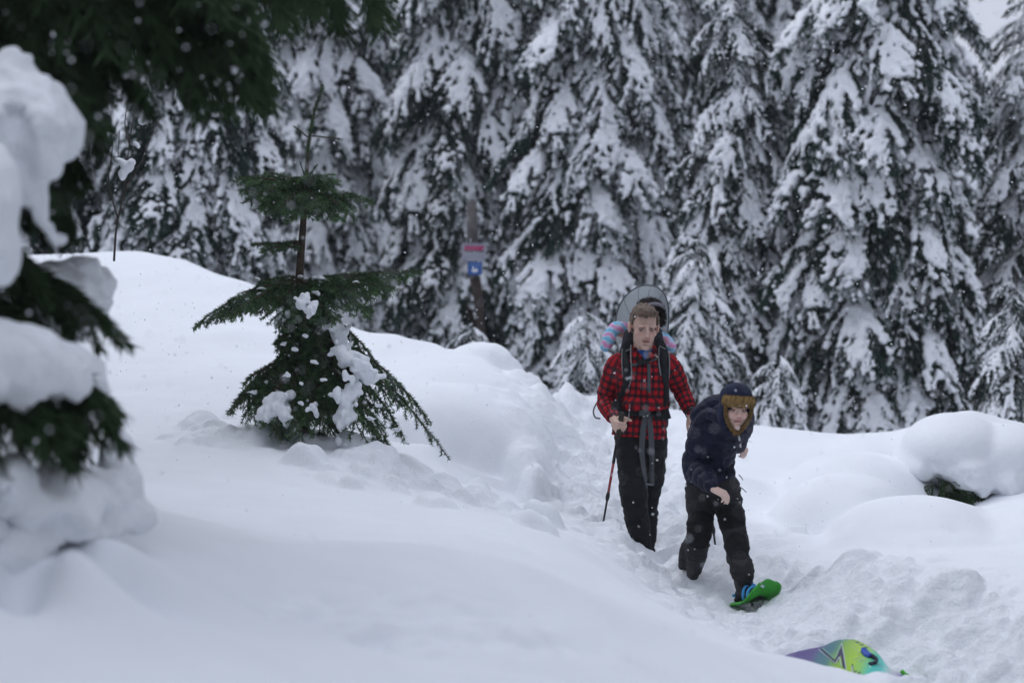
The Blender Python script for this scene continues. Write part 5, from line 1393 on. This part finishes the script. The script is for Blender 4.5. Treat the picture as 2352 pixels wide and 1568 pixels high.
# ------------------------------------------------------------------ trekking poles
def pole(label, top, bot, gripn, cut, redpart):
    t = thing('trekking_pole', label, 'pole', bot, 'trekking poles of the adult hiker')
    top, bot = V3(top), V3(bot); d = unit(bot - top); L = np.linalg.norm(bot - top)
    mb = MB(); limb(mb, [top - d * .03, top + d * .03, top + d * .12], [.017, .014, .015], 10, 10); link('grip', mb.mesh('grip_mesh'), mat('grip_rubber', (.03, .022, .016), .7), t)
    mb = MB(); tube(mb, [top + d * .12, top + d * L * redpart[0]], .0095, 10); link('upper_shaft', mb.mesh('shaft_mesh'), POLEB, t)
    mb = MB(); tube(mb, [top + d * L * redpart[0], top + d * L * redpart[1]], .0078, 10); link('middle_shaft', mb.mesh('shaft_mesh'), POLER if redpart[2] else POLEB, t)
    mb = MB(); c = top + d * L * redpart[1]; limb(mb, [c - d * .02, c, c + d * .02], [.0095, .0125, .010], 8, 10); link('lock', mb.mesh('lock_mesh'), POLEB, t)
    mb = MB(); tube(mb, [c, bot], [.0065, .0055], 10); link('lower_shaft', mb.mesh('shaft_mesh'), POLEB, t)
    mb = MB(); q = spline([top, top + [.03, .01, -.05], top + [.01, .0, -.09], top + [-.005, 0, -.01]], 12); ribbon(mb, q, .012, (0, -1, 0), .002); link('wrist_loop', mb.mesh('wrist_loop_mesh'), POLEB, t)
pole('red and black trekking pole gripped in the adult\'s fist, planted at the left', m_(1426, 962, -.235), m_(1383, 1215, -.25), 0, 0, (.40, .70, True))
pole('thin black trekking pole planted in the snow behind the child\'s legs', m_(1606, 955, .1), m_(1650, 1310, .0), 0, 0, (.45, .735, False))

# ================================================================== foam sled at the bottom edge
sl = thing('foam_sled', 'colourful foam snow sled with purple, lime and turquoise print, half buried at the bottom edge', 'sled', P(1960, 1530, 11.2))
TOPE = spline([(1790, 1512, 11.2), (1833, 1499, 11.35), (1877, 1490, 11.48), (1893, 1486, 11.52), (1924, 1470, 11.6), (1956, 1467, 11.6), (1973, 1471, 11.58), (1996, 1484, 11.5), (2016, 1499, 11.4), (2032, 1520, 11.3), (2047, 1536, 11.1), (2069, 1547, 11.0), (2108, 1566, 10.9), (2150, 1592, 10.8)], 60)
BOTE = spline([(1790, 1520, 11.1), (1840, 1535, 10.95), (1900, 1560, 10.9), (1950, 1585, 10.85), (2010, 1620, 10.75), (2080, 1650, 10.65), (2140, 1670, 10.6)], 60)
rows = []
for i in range(60):
    a, b = P(*TOPE[i]), P(*BOTE[i])
    for j in range(17):
        t = j / 16; rows.append(a * (1 - t) + b * t + np.array([0, 0, .05 * math.sin(PI * t) ** .8 * math.sin(PI * min(1, i / 59 + .1)) - .02 * 0]))
mb = MB(); mb.add(rows, [[i * 17 + j, (i + 1) * 17 + j, (i + 1) * 17 + j + 1, i * 17 + j + 1] for i in range(59) for j in range(16)])
me = mb.mesh('sled_mesh'); v = get_v(me)
uu = v[:, 0] / v[:, 1] * FPX + 1176; ww = (uu - 1820) / 290 + .25 * ((v[:, 1] - 11.3)) * -1
stops = [(-.2, (.09, .055, .22)), (.22, (.10, .07, .24)), (.28, (.06, .16, .22)), (.36, (.05, .20, .20)), (.43, (.24, .46, .04)), (.55, (.40, .66, .01)), (.62, (.26, .62, .12)), (.69, (.03, .58, .46)), (.76, (.10, .60, .54)), (.84, (.50, .58, .58)), (.92, (.45, .45, .55)), (.98, (.10, .10, .35)), (1.4, (.03, .04, .16))]
xs_ = [a for a, _ in stops]; wn = ww + .02 * fbm(v * 9, 2, 3)
colr = np.stack([np.interp(wn, xs_, [c[k] for _, c in stops]) for k in range(3)], 1)
set_col(me, 'Col', colr)
deck = link('sled_deck', me, mat('printed_foam', attr='Col', rough=.45, spec=.4), sl)
so_ = deck.modifiers.new('t', 'SOLIDIFY'); so_.thickness = .022; so_.offset = 1
SLD = Surf(deck)
def cu(x, y): return 1787.6 + .16 * x, 1430 + .16 * y
PRN = mat('print_navy', (.035, .035, .09), .5); PRW = mat('print_white', (.62, .68, .70), .5); PRL = mat('print_mint', (.35, .60, .45), .5); BLU = mat('handle_blue', (.03, .09, .45), .5); BLN = mat('handle_navy', (.006, .008, .03), .5); GRS = mat('lime_strap', (.10, .55, .06), .45)
def pr_poly(pts, m, off, name):
    q = [SLD.at(*cu(x, y), off, 11.2) for x, y in pts]
    n = len(q); c = np.mean([a for a, _ in q], 0); mb = MB(); mb.add([a for a, _ in q], [list(range(n))]); link(name, mb.mesh(name + '_mesh', False), m, sl)
def pr_line(pts, w, m, off, name='printed_line'):
    pts = np.array(pts, float); dens = []
    for a, b in zip(pts[:-1], pts[1:]):
        for t in np.linspace(0, 1, 7)[:-1]: dens.append(a + (b - a) * t)
    dens.append(pts[-1]); ps = np.array([SLD.at(*cu(*q), off, 11.2)[0] for q in dens]); ns = np.array([SLD.at(*cu(*q), off, 11.2)[1] for q in dens])
    mb = MB(); ribbon(mb, ps, w, ns, .0012); link(name, mb.mesh(name + '_mesh', False), m, sl)
# the zigzag bolt
pr_line([(615, 372), (815, 560), (845, 520)], .014, PRN, .003); pr_line([(840, 530), (905, 370), (925, 480), (950, 640)], .016, PRN, .003)
pr_line([(905, 300), (930, 470), (955, 650)], .010, PRN, .0032)
pr_line([(580, 375), (820, 580), (875, 480), (905, 620)], .0032, PRW, .006); pr_line([(640, 360), (810, 512), (835, 470), (908, 285)], .0032, PRL, .006); pr_line([(908, 285), (945, 470), (975, 670)], .0036, PRW, .006)
pr_line([(1045, 690), (1065, 575), (1085, 690)], .0026, PRN, .003); pr_line([(1040, 700), (1065, 610), (1078, 715)], .0026, PRW, .006); pr_line([(1085, 710), (1125, 680)], .005, PRN, .003)
for x, y in ((1160, 712), (1222, 748), (1282, 778), (1335, 806)): pr_poly([(x - 30, y + 12), (x + 2, y - 14), (x + 30, y - 12), (x, y + 16)], PRN, .003, 'printed_dash')
for x, y in ((1075, 248), (1140, 278), (1200, 312), (1258, 350)): pr_poly([(x - 42, y - 8), (x + 10, y - 12), (x + 45, y + 6), (x - 10, y + 9)], PRN, .004, 'printed_dash')
for a, b in (((1050, 320), (1165, 415)), ((1070, 530), (1200, 465)), ((1140, 550), (1230, 495)), ((1130, 440), (1170, 425)), ((1300, 420), (1345, 405)), ((1410, 570), (1510, 625)), ((1180, 560), (1250, 515))): pr_line([a, b], .0018, PRW, .004)
def lift(x, y, h): return SLD.at(*cu(x, y), h, 11.2)[0]
mb = MB(); ribbon(mb, spline([lift(1190, 400, .012), lift(1230, 405, .03), lift(1270, 450, .03), lift(1310, 480, .02)], 14), .034, (0, -1, .8), .012); link('carry_handle', mb.mesh('handle_mesh'), BLU, sl)
mb = MB(); ribbon(mb, spline([lift(1290, 465, .024), lift(1350, 475, .04), lift(1410, 520, .045), lift(1400, 560, .03), lift(1350, 575, .018), lift(1315, 590, .01)], 20), [.024, .020, .014, .014, .02], (0, -1, .8), .008); link('carry_strap', mb.mesh('handle2_mesh'), BLN, sl)
mb = MB(); ribbon(mb, spline([lift(1765, 680, .05), lift(1810, 730, .05), lift(1870, 780, .05), lift(1930, 850, .05), lift(1990, 920, .04)], 14), [.016, .020, .030, .016, .016], (0, -1, .8), .010); link('lime_strap', mb.mesh('lime_mesh'), GRS, sl)
mb = MB(); ribbon(mb, spline([lift(1830, 800, .05), lift(1760, 825, .04), lift(1700, 860, .03), lift(1650, 900, .02)], 12), .014, (0, -1, .8), .010); link('lime_strap', mb.mesh('lime_mesh'), GRS, sl)

# ================================================================== trail sign post in front of the dark conifer
YG = 25.0
sg = thing('trail_sign_post', 'leaning wooden trail post with a pink and white board above a small blue sign', 'sign post', P(1108, 800, YG))
WOOD = mat('grey_wood', (.11, .10, .10), .85, var=.35, vscale=10, bump=.5, bscale=60); WOODB = mat('brown_wood', (.045, .034, .03), .85, var=.35, vscale=10)
def G(u, v, d=0.0): return P(u, v, YG + d)
mb = MB(); tube(mb, [G(1083, 462, .03), G(1085, 520, .02), G(1087, 640, .02)], [.05, .058, .058], 8); link('post', mb.mesh('post_mesh'), WOOD, sg)
mb = MB(); tube(mb, [G(1090, 636, .02), G(1098, 680, .02), G(1104, 740, .02), G(1110, 830, .02)], [.058, .05, .04, .04], 8); link('lower_post', mb.mesh('post_mesh'), WOODB, sg)
RD = np.array([1, 0, 0.])
SW = mat('sign_white', (.30, .31, .36), .6); SP = mat('sign_magenta', (.36, .025, .11), .55); SBL = mat('sign_blue', (.02, .09, .32), .5); SLB = mat('sign_pale_blue', (.14, .25, .50), .5)
def plate(name, u0, v0, u1, v1, d, th, m, parent):
    mb = MB(); c = (G(u0, v0, d) + G(u1, v1, d)) / 2; box(mb, c, (PX(u1 - u0, YG) / 2, th, PX(v1 - v0, YG) / 2)); return link(name, mb.mesh(name + '_mesh', False), m, parent)
bd = plate('board', 1061, 558, 1116, 598, -.075, .012, SW, sg)
plate('magenta_band', 1067, 565, 1111, 575, -.090, .002, SP, bd); plate('board_gap', 1066, 576, 1112, 577.5, -.090, .002, POLEB, bd)
for k in range(9): plate('lettering', 1067 + k * 5, 559.5, 1070 + k * 5, 562.5, -.090, .002, mat('sign_letter_grey', (.22, .20, .26), .6), bd)
for u in (1080, 1098): plate('lettering', u, 578, u + 9, 580.5, -.090, .002, MATS['sign_letter_grey'], bd)
plate('lower_board', 1070, 590, 1108, 600, -.098, .008, SW, sg)
bb = plate('blue_sign', 1075, 601, 1107, 631, -.08, .012, SBL, sg)
for k in range(5): plate('lettering', 1079 + k * 5, 604, 1082.5 + k * 5, 608, -.094, .002, SLB, bb)
for k in range(4): plate('lettering', 1081 + k * 5.2, 610.5, 1084.5 + k * 5.2, 614, -.094, .002, SLB, bb)
mb = MB(); c = G(1090.5, 621, -.094); mb.add([c + [PX(7.5, YG) * math.cos(t), -.002, PX(4.6, YG) * (abs(math.sin(t)) ** .5) * (1 if math.sin(t) > 0 else -1)] for t in np.linspace(0, 2 * PI, 16, endpoint=False)], [list(range(16))]); link('white_mark', mb.mesh('mark_mesh', False), mat('sign_bright', (.6, .63, .68), .5), bb)

# ================================================================== bush buried under the big mound on the right
bs = thing('snow_buried_bush', 'evergreen bush buried under a big rounded dome of snow at the right edge', 'bush', P(2230, 1180, 16.4))
mb = MB()
for (u, v, y, rx, ry, rz) in [(2190, 1030, 16.6, 120, .50, 84), (2290, 1045, 16.6, 130, .5, 75), (2400, 1080, 16.6, 120, .5, 90), (2120, 1060, 16.7, 70, .45, 50), (2225, 1080, 16.25, 60, .22, 40), (2310, 1105, 16.3, 50, .25, 55), (2350, 1120, 16.4, 40, .25, 50), (2262, 1110, 16.2, 24, .12, 32)]:
    ball(mb, P(u, v, y), [PX(rx, y), ry, PX(rz, y)], ICO3)
me = remesh(mb, .022, 8); v = get_v(me); n = get_n(me)
fr = np.clip(-n[:, 1] * .9 - n[:, 2] * .6, 0, 1)
set_v(me, v + n * ((.05 * fbm(v * 5.5, 4, 61) + .01 * fbm(v * 18, 3, 62)) * fr * sstep(P(0, 1040, 16.4)[2], P(0, 1075, 16.4)[2], v[:, 2]))[:, None])
link('snow_dome', me, SNOW, bs)
rs = np.random.RandomState(4)
for k, (u, v) in enumerate([(2150, 1105), (2165, 1120), (2180, 1135), (2200, 1140), (2220, 1145), (2240, 1148), (2255, 1150), (2210, 1130), (2172, 1145), (2185, 1110), (2205, 1115), (2225, 1125), (2150, 1120), (2190, 1150)]):
    fm_, sm_ = NB_LIB[k % len(NB_LIB)]
    o = put('bough', fm_, bs, tuple(P(u, v - 8, 16.25) - np.array(bs.location)), -1.6 + rs.uniform(-1, 1), .1, (.22, .22, .22), rs.uniform(-.5, .5))

# ================================================================== falling snow
rs = np.random.RandomState(99)
mb = MB(); N = 11000
yy = 3.0 + 20 * rs.rand(N) ** .75; xx = (rs.rand(N) - .5) * (1.0 + yy * .52); zz = CAMZ - .039 * yy + (rs.rand(N) - .5) * yy * .36 + .1
r = .0042 + .0055 * rs.rand(N) ** 3
r *= np.where(yy < 6, .7, 1)
okk = (zz > height(xx, yy, False) + .05) & ~((np.hypot(xx, yy) < 2.6))
for a, b, c, q in zip(xx[okk], yy[okk], zz[okk], r[okk]):
    ang = rs.randn(3, 3); Q, _ = np.linalg.qr(ang)
    v = (np.array([[1, 0, 0], [-.4, .9, 0], [-.5, -.8, .2], [0, 0, 1], [.2, .1, -.9]]) * q * [1, .8, .6]) @ Q + [a, b, c]
    mb.add(v, [[0, 1, 3], [1, 2, 3], [2, 0, 3], [1, 0, 4], [2, 1, 4], [0, 2, 4]])
fmt = mat('snowflake', (.95, .96, .98), .6); _t = fmt.node_tree; _p = _t.nodes['Principled BSDF']; _tr = _t.nodes.new('ShaderNodeBsdfTranslucent'); _tr.inputs[0].default_value = (.96, .97, 1, 1); _m1 = _t.nodes.new('ShaderNodeMixShader')
_t.links.new(_p.outputs[0], _m1.inputs[1]); _t.links.new(_tr.outputs[0], _m1.inputs[2]); _t.links.new(_m1.outputs[0], _t.nodes['Material Output'].inputs[0])
fl = link('falling_snow', mb.mesh('flake_mesh', False), mat('snowflake', (.95, .96, .98), .6))
tag(fl, 'fine snowflakes falling everywhere through the air', kind='stuff')

# ================================================================== snowy air
hz = MB(); box(hz, (0, 25, 7.5), (45, 65, 9.5))
hm = bpy.data.materials.new('haze_air'); hm.use_nodes = True; _t = hm.node_tree; _t.nodes.clear()
_o = _t.nodes.new('ShaderNodeOutputMaterial'); _v = _t.nodes.new('ShaderNodeVolumePrincipled'); _v.inputs['Density'].default_value = .0013; _v.inputs['Color'].default_value = (.93, .95, 1, 1)
_t.links.new(_v.outputs[0], _o.inputs['Volume'])
hzo = link('haze', hz.mesh('haze_mesh', False), hm); tag(hzo, 'thin haze of falling snow', kind='stuff')
